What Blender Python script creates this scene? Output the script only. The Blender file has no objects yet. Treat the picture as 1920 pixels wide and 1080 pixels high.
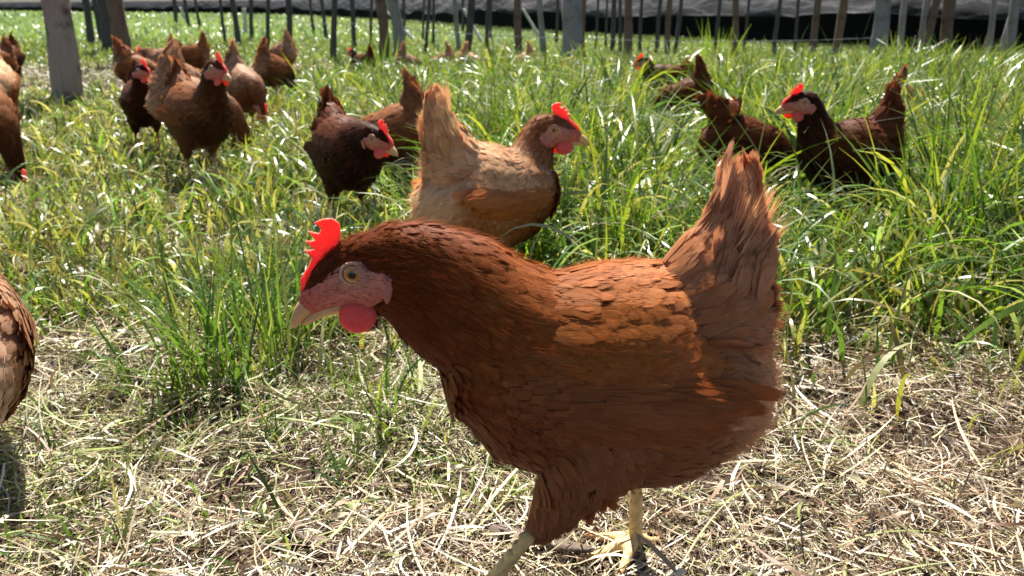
import bpy, bmesh, math, random
import numpy as np
from mathutils import Vector
from mathutils.geometry import tessellate_polygon

R = math.radians
sc = bpy.context.scene
rng = np.random.default_rng(7)
random.seed(7)

# ------------------------------------------------------------------ camera
cam_d = bpy.data.cameras.new('camera')
cam = bpy.data.objects.new('camera', cam_d)
sc.collection.objects.link(cam)
cam.location = (0, 0, 0.5)
cam.rotation_euler = (R(90 - 19.7), 0, 0)
cam_d.sensor_width = 36
cam_d.lens = 36 * 1478 / 1920
cam_d.clip_start = 0.02
cam_d.clip_end = 2000
cam_d.dof.use_dof = True
cam_d.dof.focus_distance = 0.72
cam_d.dof.aperture_fstop = 11.5
sc.camera = cam

# ------------------------------------------------------------------ sky and sun
SUN_AZ = -5      # degrees from straight ahead (+Y), negative = to the left
SUN_EL = 58
w = bpy.data.worlds.new('World')
sc.world = w
w.use_nodes = True
nt = w.node_tree
sky = nt.nodes.new('ShaderNodeTexSky')
sky.sky_type = 'NISHITA'
sky.sun_disc = False
sky.sun_elevation = R(SUN_EL)
sky.sun_rotation = R(SUN_AZ)
bg = nt.nodes['Background']
bg.inputs['Strength'].default_value = 0.05
nt.links.new(sky.outputs[0], bg.inputs['Color'])

sun_d = bpy.data.lights.new('sun', 'SUN')
sun_d.energy = 5.0
sun_d.angle = R(0.5)
sun_d.color = (1.0, 0.95, 0.87)
sun = bpy.data.objects.new('sun', sun_d)
sc.collection.objects.link(sun)
_dir = Vector((math.sin(R(SUN_AZ)) * math.cos(R(SUN_EL)), math.cos(R(SUN_AZ)) * math.cos(R(SUN_EL)), math.sin(R(SUN_EL))))
sun.rotation_euler = _dir.to_track_quat('Z', 'Y').to_euler()

sc.view_settings.view_transform = 'Standard'
sc.view_settings.look = 'None'
sc.view_settings.gamma = 1
sc.view_settings.use_curve_mapping = False
sc.view_settings.exposure = 1.3
sc.cycles.transparent_max_bounces = 12
sc.cycles.max_bounces = 8
sc.cycles.transmission_bounces = 6
sc.cycles.diffuse_bounces = 4

COL = sc.collection

# ------------------------------------------------------------------ helpers
def smooth(a, b, x):
    t = np.clip((x - a) / (b - a), 0, 1)
    return t * t * (3 - 2 * t)

def ground_z(x, y):
    return (0.008 * np.sin(3.1 * x + 1) * np.sin(2.7 * y + .4) + 0.006 * np.sin(8.3 * x + 2.1 * y) * np.cos(7.1 * y - 1.3 * x)
            + 0.004 * np.sin(17 * x - 5 * y) * np.sin(15 * y + 6 * x))

_perm = rng.random((64, 64))
def vnoise(x, y):
    xi = np.floor(x).astype(int); yi = np.floor(y).astype(int)
    fx = x - xi; fy = y - yi
    fx = fx * fx * (3 - 2 * fx); fy = fy * fy * (3 - 2 * fy)
    g = lambda i, j: _perm[i % 64, j % 64]
    return (g(xi, yi) * (1 - fx) + g(xi + 1, yi) * fx) * (1 - fy) + (g(xi, yi + 1) * (1 - fx) + g(xi + 1, yi + 1) * fx) * fy

def np_mesh(name, v, quads, col=None, uv=None, smooth_shade=True, tris=None):
    v = np.asarray(v, dtype=np.float32).reshape(-1, 3)
    loops = []
    starts = []
    n = 0
    if quads is not None and len(quads):
        q = np.asarray(quads, dtype=np.int32).reshape(-1, 4)
        loops.append(q.ravel()); starts.append(np.arange(len(q)) * 4); n = q.size
    if tris is not None and len(tris):
        t = np.asarray(tris, dtype=np.int32).reshape(-1, 3)
        loops.append(t.ravel()); starts.append(n + np.arange(len(t)) * 3)
    loops = np.concatenate(loops).astype(np.int32); starts = np.concatenate(starts).astype(np.int32)
    me = bpy.data.meshes.new(name)
    me.vertices.add(len(v)); me.vertices.foreach_set('co', v.ravel())
    me.loops.add(len(loops)); me.loops.foreach_set('vertex_index', loops)
    me.polygons.add(len(starts)); me.polygons.foreach_set('loop_start', starts)
    if smooth_shade:
        me.polygons.foreach_set('use_smooth', np.ones(len(starts), dtype=bool))
    if col is not None:
        a = me.attributes.new('Col', 'FLOAT_COLOR', 'POINT')
        c = np.ones((len(v), 4), dtype=np.float32); c[:, :3] = np.asarray(col).reshape(-1, 3)
        a.data.foreach_set('color', c.ravel())
    if uv is not None:
        a = me.attributes.new('fuv', 'FLOAT2', 'POINT')
        a.data.foreach_set('vector', np.asarray(uv, dtype=np.float32).ravel())
    me.update(calc_edges=True)
    me.validate()
    return me

def link(name, me, mat=None, parent=None, **props):
    o = bpy.data.objects.new(name, me)
    COL.objects.link(o)
    if mat is not None and me is not None:
        me.materials.append(mat)
    if parent is not None:
        o.parent = parent
    for k, val in props.items():
        o[k] = val
    return o

# ------------------------------------------------------------------ materials
def mat_new(name):
    m = bpy.data.materials.new(name); m.use_nodes = True
    nt = m.node_tree
    return m, nt, nt.nodes['Principled BSDF'], nt.nodes['Material Output']

def N(nt, t, **kw):
    n = nt.nodes.new(t)
    for k, val in kw.items():
        setattr(n, k, val)
    return n

def mixcol(nt, fac, a, b, mode='MIX'):
    n = N(nt, 'ShaderNodeMix', data_type='RGBA', blend_type=mode)
    for sock, val in ((0, fac), (6, a), (7, b)):
        if hasattr(val, 'is_linked') or hasattr(val, 'links'):
            nt.links.new(val, n.inputs[sock])
        else:
            n.inputs[sock].default_value = val if sock == 0 else (*val, 1)
    return n.outputs[2]

def ramp(nt, src, stops):
    r = N(nt, 'ShaderNodeValToRGB')
    e = r.color_ramp.elements
    while len(e) < len(stops):
        e.new(0.5)
    for i, (p, c) in enumerate(stops):
        e[i].position = p; e[i].color = (*c, 1)
    nt.links.new(src, r.inputs[0])
    return r.outputs[0]

def noise(nt, scale, detail=4, vec=None, rough=0.6):
    n = N(nt, 'ShaderNodeTexNoise'); n.inputs['Scale'].default_value = scale
    n.inputs['Detail'].default_value = detail; n.inputs['Roughness'].default_value = rough
    if vec is not None:
        nt.links.new(vec, n.inputs['Vector'])
    return n

def thin_mat(name, rough, spec, trans, tint=(1, 1, 1), sheen=0.0):
    """vertex-coloured leaf or straw: glossy skin with light passing through"""
    m, nt, p, out = mat_new(name)
    a = N(nt, 'ShaderNodeAttribute', attribute_name='Col')
    nz = noise(nt, 240, 2)
    hs = N(nt, 'ShaderNodeMapRange'); nt.links.new(nz.outputs[0], hs.inputs[0])
    hs.inputs[3].default_value = 0.75; hs.inputs[4].default_value = 1.25
    c = mixcol(nt, 1.0, a.outputs['Color'], hs.outputs[0], 'MULTIPLY')
    nt.links.new(c, p.inputs['Base Color'])
    p.inputs['Roughness'].default_value = rough
    p.inputs['Specular IOR Level'].default_value = spec
    tr = N(nt, 'ShaderNodeBsdfTranslucent')
    c2 = mixcol(nt, 1.0, c, tint, 'MULTIPLY')
    nt.links.new(c2, tr.inputs['Color'])
    mx = N(nt, 'ShaderNodeMixShader'); mx.inputs[0].default_value = trans
    nt.links.new(p.outputs[0], mx.inputs[1]); nt.links.new(tr.outputs[0], mx.inputs[2])
    nt.links.new(mx.outputs[0], out.inputs['Surface'])
    return m

M_grass = thin_mat('grass_blade', 0.34, 0.6, 0.33, (2.0, 2.0, 0.95))
M_straw = thin_mat('dry_straw', 0.5, 0.4, 0.12, (1.0, 0.9, 0.7))

def make_feather_mat():
    m, nt, p, out = mat_new('feather')
    a = N(nt, 'ShaderNodeAttribute', attribute_name='Col')
    u = N(nt, 'ShaderNodeAttribute', attribute_name='fuv')
    sep = N(nt, 'ShaderNodeSeparateXYZ'); nt.links.new(u.outputs['Vector'], sep.inputs[0])
    ab = N(nt, 'ShaderNodeMath', operation='ABSOLUTE'); nt.links.new(sep.outputs[0], ab.inputs[0])
    # barbs sweep from the shaft outwards and towards the tip
    m1 = N(nt, 'ShaderNodeMath', operation='MULTIPLY'); nt.links.new(ab.outputs[0], m1.inputs[0]); m1.inputs[1].default_value = -0.45
    ad = N(nt, 'ShaderNodeMath', operation='ADD'); nt.links.new(m1.outputs[0], ad.inputs[0]); nt.links.new(sep.outputs[1], ad.inputs[1])
    cmb = N(nt, 'ShaderNodeCombineXYZ'); nt.links.new(ad.outputs[0], cmb.inputs[0])
    nz = noise(nt, 26, 3, cmb.outputs[0]); nz.noise_dimensions = '3D'
    geo = N(nt, 'ShaderNodeNewGeometry'); nt.links.new(geo.outputs['Random Per Island'], cmb.inputs[1])
    mr = N(nt, 'ShaderNodeMapRange'); nt.links.new(nz.outputs[0], mr.inputs[0])
    mr.inputs[1].default_value = 0.3; mr.inputs[2].default_value = 0.7
    mr.inputs[3].default_value = 0.72; mr.inputs[4].default_value = 1.22
    c = mixcol(nt, 1.0, a.outputs['Color'], mr.outputs[0], 'MULTIPLY')
    # pale shaft
    sh = N(nt, 'ShaderNodeMapRange'); nt.links.new(ab.outputs[0], sh.inputs[0])
    sh.inputs[1].default_value = 0.0; sh.inputs[2].default_value = 0.09; sh.inputs[3].default_value = 0.22; sh.inputs[4].default_value = 0.0
    c = mixcol(nt, sh.outputs[0], c, (0.55, 0.36, 0.2))
    nt.links.new(c, p.inputs['Base Color'])
    p.inputs['Roughness'].default_value = 0.5
    p.inputs['Specular IOR Level'].default_value = 0.16
    nt.links.new(mixcol(nt, 0.3, c, (1.0, 0.75, 0.55)), p.inputs['Specular Tint'])
    bp = N(nt, 'ShaderNodeBump'); bp.inputs['Strength'].default_value = 0.25; bp.inputs['Distance'].default_value = 0.001
    nt.links.new(nz.outputs[0], bp.inputs['Height']); nt.links.new(bp.outputs[0], p.inputs['Normal'])
    tr = N(nt, 'ShaderNodeBsdfTranslucent')
    c2 = mixcol(nt, 1.0, c, (1.35, 1.05, 0.8), 'MULTIPLY'); nt.links.new(c2, tr.inputs['Color'])
    mx = N(nt, 'ShaderNodeMixShader'); mx.inputs[0].default_value = 0.3
    nt.links.new(p.outputs[0], mx.inputs[1]); nt.links.new(tr.outputs[0], mx.inputs[2])
    # frayed rim: single barbs end at different lengths
    ed = N(nt, 'ShaderNodeMath', operation='MAXIMUM'); nt.links.new(ab.outputs[0], ed.inputs[0]); nt.links.new(sep.outputs[1], ed.inputs[1])
    em = N(nt, 'ShaderNodeMapRange'); nt.links.new(ed.outputs[0], em.inputs[0]); em.inputs[1].default_value = .62; em.inputs[2].default_value = 1.0; em.inputs[3].default_value = .12; em.inputs[4].default_value = .72
    nf = noise(nt, 48, 2, cmb.outputs[0])
    gt = N(nt, 'ShaderNodeMath', operation='GREATER_THAN'); nt.links.new(em.outputs[0], gt.inputs[0]); nt.links.new(nf.outputs[0], gt.inputs[1])
    tp = N(nt, 'ShaderNodeBsdfTransparent')
    m3 = N(nt, 'ShaderNodeMixShader'); nt.links.new(gt.outputs[0], m3.inputs[0]); nt.links.new(mx.outputs[0], m3.inputs[1]); nt.links.new(tp.outputs[0], m3.inputs[2])
    nt.links.new(m3.outputs[0], out.inputs['Surface'])
    return m
M_feather = make_feather_mat()

def make_skin():
    m, nt, p, out = mat_new('hen_skin')
    a = N(nt, 'ShaderNodeAttribute', attribute_name='Col')
    tc = N(nt, 'ShaderNodeTexCoord')
    n1 = noise(nt, 170, 4, tc.outputs['Object'])
    mr = N(nt, 'ShaderNodeMapRange'); nt.links.new(n1.outputs[0], mr.inputs[0]); mr.inputs[1].default_value = .25; mr.inputs[2].default_value = .75; mr.inputs[3].default_value = 0.72; mr.inputs[4].default_value = 1.25
    c = mixcol(nt, 1.0, a.outputs['Color'], mr.outputs[0], 'MULTIPLY')
    nt.links.new(c, p.inputs['Base Color'])
    p.inputs['Roughness'].default_value = 0.5; p.inputs['Specular IOR Level'].default_value = 0.25
    vo = N(nt, 'ShaderNodeTexVoronoi'); vo.inputs['Scale'].default_value = 330; nt.links.new(tc.outputs['Object'], vo.inputs['Vector'])
    bp = N(nt, 'ShaderNodeBump'); bp.inputs['Strength'].default_value = 0.45; bp.inputs['Distance'].default_value = 0.0009
    lgm = N(nt, 'ShaderNodeAttribute', attribute_name='leg')
    wv = N(nt, 'ShaderNodeTexWave', bands_direction='DIAGONAL', wave_profile='SAW'); wv.inputs['Scale'].default_value = 42; wv.inputs['Distortion'].default_value = 1.2; wv.inputs['Detail Scale'].default_value = 8
    nt.links.new(tc.outputs['Object'], wv.inputs[0])
    hm = N(nt, 'ShaderNodeMix', data_type='FLOAT'); nt.links.new(lgm.outputs['Fac'], hm.inputs[0]); nt.links.new(vo.outputs[0], hm.inputs[2]); nt.links.new(wv.outputs['Fac'], hm.inputs[3])
    nt.links.new(hm.outputs[0], bp.inputs['Height']); nt.links.new(bp.outputs[0], p.inputs['Normal'])
    dk = N(nt, 'ShaderNodeMapRange'); nt.links.new(wv.outputs['Fac'], dk.inputs[0]); dk.inputs[1].default_value = .0; dk.inputs[2].default_value = .25; dk.inputs[3].default_value = .55; dk.inputs[4].default_value = 0.0
    df = N(nt, 'ShaderNodeMath', operation='MULTIPLY'); nt.links.new(dk.outputs[0], df.inputs[0]); nt.links.new(lgm.outputs['Fac'], df.inputs[1])
    nt.links.new(mixcol(nt, df.outputs[0], c, (.34, .20, .09)), p.inputs['Base Color'])
    return m
M_skin = make_skin()

def make_comb():
    m, nt, p, out = mat_new('comb_flesh')
    tc = N(nt, 'ShaderNodeTexCoord')
    n1 = noise(nt, 420, 3, tc.outputs['Object'])
    c = mixcol(nt, n1.outputs[0], (0.80, 0.07, 0.055), (0.92, 0.17, 0.135))
    nt.links.new(c, p.inputs['Base Color'])
    p.inputs['Roughness'].default_value = 0.62; p.inputs['Specular IOR Level'].default_value = 0.3
    p.inputs['Subsurface Weight'].default_value = 1.0
    p.inputs['Subsurface Radius'].default_value = (1.0, 0.32, 0.22)
    p.inputs['Subsurface Scale'].default_value = 0.016
    bp = N(nt, 'ShaderNodeBump'); bp.inputs['Strength'].default_value = 0.8; bp.inputs['Distance'].default_value = 0.0009
    vo = N(nt, 'ShaderNodeTexVoronoi'); vo.inputs['Scale'].default_value = 620; nt.links.new(tc.outputs['Object'], vo.inputs['Vector'])
    nt.links.new(vo.outputs[0], bp.inputs['Height']); nt.links.new(bp.outputs[0], p.inputs['Normal'])
    return m
M_comb = make_comb()

def simple(name, base, rough=0.5, spec=0.5, var=None, scale=60, bump=0.0, coat=0.0):
    m, nt, p, out = mat_new(name)
    tc = N(nt, 'ShaderNodeTexCoord')
    n1 = noise(nt, scale, 5, tc.outputs['Object'])
    c = mixcol(nt, n1.outputs[0], base, var or tuple(min(1, x * 0.6) for x in base))
    nt.links.new(c, p.inputs['Base Color'])
    p.inputs['Roughness'].default_value = rough
    p.inputs['Specular IOR Level'].default_value = spec
    p.inputs['Coat Weight'].default_value = coat
    if bump:
        bp = N(nt, 'ShaderNodeBump'); bp.inputs['Strength'].default_value = bump; bp.inputs['Distance'].default_value = 0.002
        nt.links.new(n1.outputs[0], bp.inputs['Height']); nt.links.new(bp.outputs[0], p.inputs['Normal'])
    return m

M_lobe = simple('ear_lobe_skin', (0.55, 0.20, 0.16), 0.55, var=(0.42, 0.12, 0.09), scale=250)
M_beak = simple('beak_horn', (0.80, 0.52, 0.25), 0.38, var=(0.56, 0.28, 0.12), scale=120)
M_nostril = simple('nostril', (0.10, 0.05, 0.04), 0.6)
M_lid = simple('eyelid_skin', (0.66, 0.40, 0.26), 0.55, var=(0.55, 0.26, 0.19), scale=400)

def make_eye():
    m, nt, p, out = mat_new('hen_eye')
    tc = N(nt, 'ShaderNodeTexCoord')
    sep = N(nt, 'ShaderNodeSeparateXYZ'); nt.links.new(tc.outputs['Object'], sep.inputs[0])
    c2 = N(nt, 'ShaderNodeCombineXYZ'); nt.links.new(sep.outputs[0], c2.inputs[0]); nt.links.new(sep.outputs[2], c2.inputs[1])
    ln = N(nt, 'ShaderNodeVectorMath', operation='LENGTH'); nt.links.new(c2.outputs[0], ln.inputs[0])
    mu = N(nt, 'ShaderNodeMath', operation='MULTIPLY'); nt.links.new(ln.outputs['Value'], mu.inputs[0]); mu.inputs[1].default_value = 100
    c = ramp(nt, mu.outputs[0], [(0.0, (0.004, 0.003, 0.003)), (0.27, (0.004, 0.003, 0.003)), (0.33, (0.40, 0.15, 0.03)),
                                 (0.62, (0.62, 0.29, 0.06)), (0.70, (0.10, 0.05, 0.02)), (0.84, (0.04, 0.02, 0.02))])
    nt.links.new(c, p.inputs['Base Color'])
    p.inputs['Roughness'].default_value = 0.06
    p.inputs['Coat Weight'].default_value = 0.6
    return m
M_eye = make_eye()

# ------------------------------------------------------------------ setting: ground
def graded(n, reach, k):
    t = np.linspace(-1, 1, n)
    return np.sinh(k * t) / math.sinh(k) * reach

def make_ground():
    xs = graded(260, 400, 9.0)
    ys = graded(300, 400, 9.0) + 1.0
    gx, gy = np.meshgrid(xs, ys)
    near = np.exp(-((gx ** 2 + gy ** 2) / 40.0 ** 2))
    gz = ground_z(gx, gy) * near - 0.004
    v = np.stack([gx, gy, gz], -1).reshape(-1, 3)
    nx, ny = len(xs), len(ys)
    i = np.arange(nx - 1)[None, :] + np.arange(ny - 1)[:, None] * nx
    q = np.stack([i, i + 1, i + nx + 1, i + nx], -1).reshape(-1, 4)
    m, nt, p, out = mat_new('soil_and_litter')
    tc = N(nt, 'ShaderNodeTexCoord')
    n1 = noise(nt, 90, 6, tc.outputs['Object']); n2 = noise(nt, 1.3, 5, tc.outputs['Object'])
    a = ramp(nt, n1.outputs[0], [(0.3, (0.025, 0.016, 0.011)), (0.55, (0.07, 0.045, 0.03)), (0.75, (0.20, 0.15, 0.10))])
    g = ramp(nt, n1.outputs[0], [(0.3, (0.03, 0.05, 0.012)), (0.7, (0.11, 0.17, 0.04))])
    sep = N(nt, 'ShaderNodeSeparateXYZ'); nt.links.new(tc.outputs['Object'], sep.inputs[0])
    mr = N(nt, 'ShaderNodeMapRange'); nt.links.new(sep.outputs[1], mr.inputs[0])
    mr.inputs[1].default_value = 5.0; mr.inputs[2].default_value = 10.0
    c = mixcol(nt, mr.outputs[0], a, g)
    nt.links.new(c, p.inputs['Base Color'])
    p.inputs['Roughness'].default_value = 0.95; p.inputs['Specular IOR Level'].default_value = 0.1
    bp = N(nt, 'ShaderNodeBump'); bp.inputs['Strength'].default_value = 0.8; bp.inputs['Distance'].default_value = 0.01
    nt.links.new(n1.outputs[0], bp.inputs['Height']); nt.links.new(bp.outputs[0], p.inputs['Normal'])
    link('ground', np_mesh('ground', v, q), m, kind='structure')
make_ground()

# ------------------------------------------------------------------ hens
def vec(*a):
    return np.array(a, dtype=float)

EYE0 = vec(.2031, .3035); A0 = R(-25)
def to_head(p):
    d = np.asarray(p, dtype=float) - EYE0
    return vec(d[0] * math.cos(A0) + d[1] * math.sin(A0), -d[0] * math.sin(A0) + d[1] * math.cos(A0))

# side outlines of the head pieces, (x, z) in metres
COMB = [(.2153, .318), (.2150, .323), (.2135, .3310), (.2140, .3390), (.2190, .3432), (.2262, .3430), (.2338, .3396), (.2284, .3349), (.2303, .3311), (.2394, .3330),
        (.2334, .3252), (.2420, .3246), (.2350, .3176), (.2436, .3172), (.2377, .3110), (.2412, .3040), (.2486, .2932), (.2499, .2786), (.2363, .2802),
        (.2250, .294), (.2200, .305), (.2170, .312)]
WATTLE = [(.2169, .2780), (.2031, .2800), (.1885, .2770), (.1862, .2690), (.1870, .2620), (.1938, .2548), (.2067, .2526), (.2165, .2570), (.2195, .2660)]
LOBE = [(.1800, .2955), (.1765, .3020), (.1728, .3040), (.1702, .3000), (.1708, .2930), (.1738, .2835), (.1770, .2796), (.1793, .2830)]
HEADCORE = [(.246, .2695, .009, .0070), (.238, .2765, .0145, .0105), (.222, .2885, .0225, .0155), (.205, .297, .0295, .0195), (.190, .2985, .0355, .0235)]

def sweep(nodes, seg=18):
    """closed tube through 3-D nodes (x,y,z,r_up,r_side)"""
    n = np.asarray(nodes, dtype=float)
    P = n[:, :3]
    T = np.gradient(P, axis=0); T /= np.linalg.norm(T, axis=1)[:, None] + 1e-9
    vs = []
    for i in range(len(P)):
        t = T[i]
        side = vec(0, 1, 0) - t[1] * t
        if np.linalg.norm(side) < .3:
            side = vec(1, 0, 0) - t[0] * t
        side /= np.linalg.norm(side)
        up = np.cross(t, side)
        a = np.linspace(0, 2 * math.pi, seg, endpoint=False)
        vs.append(P[i] + np.outer(np.sin(a), up) * n[i, 3] + np.outer(np.cos(a), side) * n[i, 4])
    vs = np.concatenate(vs)
    k = len(P)
    c0 = P[0] - T[0] * n[0, 3] * .45; c1 = P[-1] + T[-1] * n[-1, 3] * .45
    vs = np.vstack([vs, c0, c1])
    faces = []
    for i in range(k - 1):
        for j in range(seg):
            j2 = (j + 1) % seg
            faces.append((i * seg + j, i * seg + j2, (i + 1) * seg + j2, (i + 1) * seg + j))
    for j in range(seg):
        j2 = (j + 1) % seg
        faces.append((k * seg, j2, j))
        faces.append((k * seg + 1, (k - 1) * seg + j, (k - 1) * seg + j2))
    return vs, faces

def densify(nodes, m=4):
    n = np.asarray(nodes, dtype=float)
    k = len(n)
    t = np.linspace(0, k - 1, (k - 1) * m + 1)
    i = np.clip(np.floor(t).astype(int), 0, k - 2); f = (t - i)[:, None]
    # Catmull-Rom
    p0 = n[np.clip(i - 1, 0, k - 1)]; p1 = n[i]; p2 = n[i + 1]; p3 = n[np.clip(i + 2, 0, k - 1)]
    o = 0.5 * ((2 * p1) + (-p0 + p2) * f + (2 * p0 - 5 * p1 + 4 * p2 - p3) * f ** 2 + (-p0 + 3 * p1 - 3 * p2 + p3) * f ** 3)
    o[:, 3:] = np.maximum(o[:, 3:], .0015)
    return o

def foot_nodes(x, y, yaw, lift=0.0, s=1.0):
    out = []
    for ang, ln in ((0, .056), (42, .045), (-42, .046), (180, .022)):
        a = R(ang + yaw)
        d = vec(math.cos(a), math.sin(a))
        b = vec(x, y)
        pts = []
        for f, z, r in ((0, .013, .0062), (.3, .0125, .0058), (.62, .0075, .0050), (.86, .006, .0042)):
            q = b + d * ln * f * s
            pts.append((q[0], q[1], z + lift, r, r))
        out.append((pts, b + d * ln * s, d))
    return out

def rot_xz(p, ang, c):
    d = vec(p[0] - c[0], p[1] - c[1])
    return (c[0] + d[0] * math.cos(ang) - d[1] * math.sin(ang), c[1] + d[0] * math.sin(ang) + d[1] * math.cos(ang))

BODY = [(.128, .232, .046, .044), (.092, .226, .074, .062), (.05, .214, .089, .073), (.0, .2095, .097, .078), (-.042, .2115, .095, .077),
        (-.073, .219, .079, .064), (-.094, .231, .054, .047), (-.106, .241, .030, .028)]
TAIL = [(-.068, .258, .056, .054), (-.079, .297, .044, .037), (-.087, .332, .029, .020), (-.089, .364, .018, .011), (-.088, .386, .011, .006)]

POSES = {
    # neck runs from the head end back into the body: (x, z, r_up, r_side); eye = (x, z); pitch of the head
    'walk': dict(neck=[(.176, .2985, .0415, .0275), (.158, .294, .047, .031), (.132, .280, .055, .041), (.105, .263, .056, .052), (.072, .246, .057, .06), (.035, .235, .056, .062)],
                 eye=(.2031, .3035), pitch=-25, tilt=0),
    'alert': dict(neck=[(.124, .305, .033, .027), (.116, .290, .038, .030), (.106, .270, .047, .038), (.090, .248, .060, .05), (.065, .230, .068, .062)],
                  eye=(.147, .320), pitch=-6, tilt=0),
    'tall': dict(neck=[(.128, .335, .033, .027), (.119, .315, .038, .030), (.108, .288, .047, .038), (.092, .258, .060, .05), (.065, .232, .068, .062)],
                  eye=(.152, .352), pitch=-6, tilt=0),
    'low': dict(neck=[(.165, .272, .032, .027), (.148, .270, .038, .030), (.125, .262, .048, .038), (.10, .25, .060, .05), (.065, .232, .068, .062)],
                eye=(.190, .276), pitch=-14, tilt=0),
    'peck': dict(neck=[(.172, .165, .030, .025), (.166, .182, .034, .027), (.152, .200, .043, .034), (.130, .215, .054, .044), (.095, .22, .066, .06)],
                 eye=(.186, .142), pitch=-58, tilt=-12),
    'graze': dict(neck=[(.176, .078, .030, .025), (.172, .100, .034, .027), (.158, .135, .043, .034), (.135, .172, .055, .044), (.095, .20, .066, .06)],
                  eye=(.186, .052), pitch=-72, tilt=-16),
}

def build_hen(pal, pose='alert', lod=0, hyaw=0, legs=None, tail_tilt=0.0, tail_scale=.93, seed=1, label='', loc=(0, 0), face=0, scale=1.0, group='hens in the pasture', fluffy=1.0, tilt_by=0, drop=0.0):
    g = np.random.default_rng(seed)
    P = POSES[pose]
    tilt = R(P['tilt'] + tilt_by); tc = (0.0, .16)
    root = bpy.data.objects.new('hen', None)
    COL.objects.link(root)
    root.empty_display_size = 0.1
    root['label'] = label; root['category'] = 'hen'; root['group'] = group
    root.location = (loc[0], loc[1], float(ground_z(np.array(loc[0]), np.array(loc[1]))) - drop)
    root.rotation_euler = (0, 0, R(face)); root.scale = (scale,) * 3

    eye = vec(*P['eye']); pa = R(P['pitch'])
    pivot = vec(eye[0] - .02, 0)
    def hy(p):   # turn the head about a vertical axis through the skull
        p = np.asarray(p, dtype=float)
        if not hyaw:
            return p
        d = p[:2] - pivot; a = R(hyaw)
        return vec(pivot[0] + d[0] * math.cos(a) - d[1] * math.sin(a), pivot[1] + d[0] * math.sin(a) + d[1] * math.cos(a), p[2])
    def H(fn, y=0.0):   # head frame (forward, up) -> hen space
        f, n = fn
        return hy((eye[0] + f * math.cos(pa) - n * math.sin(pa), y, eye[1] + f * math.sin(pa) + n * math.cos(pa)))
    def HS(p, y=0.0):   # traced point -> hen space
        return H(to_head(p), y)

    # --- sweeps: (region, nodes ordered along the feather flow)
    sw = []
    head = [(*HS((x, z)), a, b) for x, z, a, b in HEADCORE]
    neck = [(x, 0, z, a, b) for x, z, a, b in P['neck']]
    sw.append(('neck', head + neck))
    nhead = len(head)
    body = [(*(lambda q: (q[0], 0, q[1]))(rot_xz((x, z), tilt, tc)), a, b) for x, z, a, b in BODY]
    sw.append(('body', body))
    tb = (-.085, .28)
    tail = []
    for x, z, a, b in TAIL:
        z2 = tb[1] + (z - tb[1]) * tail_scale
        q = rot_xz((x, z2), R(tail_tilt), tb); q = rot_xz(q, tilt, tc)
        tail.append((q[0], 0, q[1], a, b))
    sw.append(('tail', tail))
    if legs is None:
        s1 = .012 * g.normal()
        legs = [(+.043, [(.0, .185, .055, .032), (-.005, .155, .044, .028), (-.010, .122, .029, .021), (-.016, .098, .015, .012)], [(-.018, .088), (-.010, .05), (-.006 + s1, .014)], 10),
                (-.043, [(.0, .185, .055, .032), (-.005, .155, .044, .028), (-.010, .122, .029, .021), (-.016, .098, .015, .012)], [(-.018, .088), (-.010, .05), (-.006 - s1, .014)], -10)]
    claws = []
    for y, th, shank, fyaw in legs:
        sw.append(('thigh', [(x, y * .92, z, a, b) for x, z, a, b in th]))
        pts = [(x, y, z, .0068 if i else .0075, .0062) for i, (x, z) in enumerate(shank)]
        pts.insert(0, (th[-1][0], y * .95, th[-1][1], .010, .009))
        sw.append(('leg', pts))
        fx = shank[-1][0]
        if lod < 2:
            for tp, tip, d in foot_nodes(fx, y, fyaw):
                sw.append(('leg', tp)); claws.append((tp[-1], tip, d))

    # --- one continuous body surface
    V, F, off = [], [], 0
    for reg, nodes in sw:
        v, f = sweep(densify(nodes, 3), 20)
        V.append(v); F += [tuple(i + off for i in q) for q in f]; off += len(v)
    me = bpy.data.meshes.new('tmp'); me.from_pydata(np.concatenate(V).tolist(), [], F); me.update()
    tmp = bpy.data.objects.new('tmp', me); COL.objects.link(tmp)
    bm = bmesh.new(); bm.from_mesh(me); bmesh.ops.recalc_face_normals(bm, faces=bm.faces); bm.to_mesh(me); bm.free()
    rm = tmp.modifiers.new('r', 'REMESH'); rm.mode = 'VOXEL'; rm.voxel_size = (.0024, .0042, .0065)[lod]
    sm = tmp.modifiers.new('s', 'SMOOTH'); sm.factor = .5; sm.iterations = (5, 3, 2)[lod]
    dg = bpy.context.evaluated_depsgraph_get(); dg.update()
    ev = tmp.evaluated_get(dg); m2 = bpy.data.meshes.new_from_object(ev)
    bpy.data.objects.remove(tmp); bpy.data.meshes.remove(me)
    m2.name = 'body'
    nv = len(m2.vertices)
    co = np.empty(nv * 3); m2.vertices.foreach_get('co', co); co = co.reshape(-1, 3)
    vn = np.empty(nv * 3); m2.vertices.foreach_get('normal', vn); vn = vn.reshape(-1, 3)

    # --- field nodes
    regs = ['head', 'neck', 'body', 'tail', 'thigh', 'leg']
    fp, fr, fd, fg, ft = [], [], [], [], []
    for reg, nodes in sw:
        d = densify(nodes, 4)
        T = np.gradient(d[:, :3], axis=0); T /= np.linalg.norm(T, axis=1)[:, None] + 1e-9
        for i in range(len(d)):
            r_ = reg
            tt = i / (len(d) - 1)
            if reg == 'neck' and i < (nhead - 1) * 4 + 2:
                r_ = 'head'
            fp.append(d[i, :3]); fr.append(max(.006, (d[i, 3] + d[i, 4]) / 2)); fd.append(T[i]); fg.append(regs.index(r_)); ft.append(tt)
    fp = np.array(fp); fr = np.array(fr); fd = np.array(fd); fg = np.array(fg); ft = np.array(ft)
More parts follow.
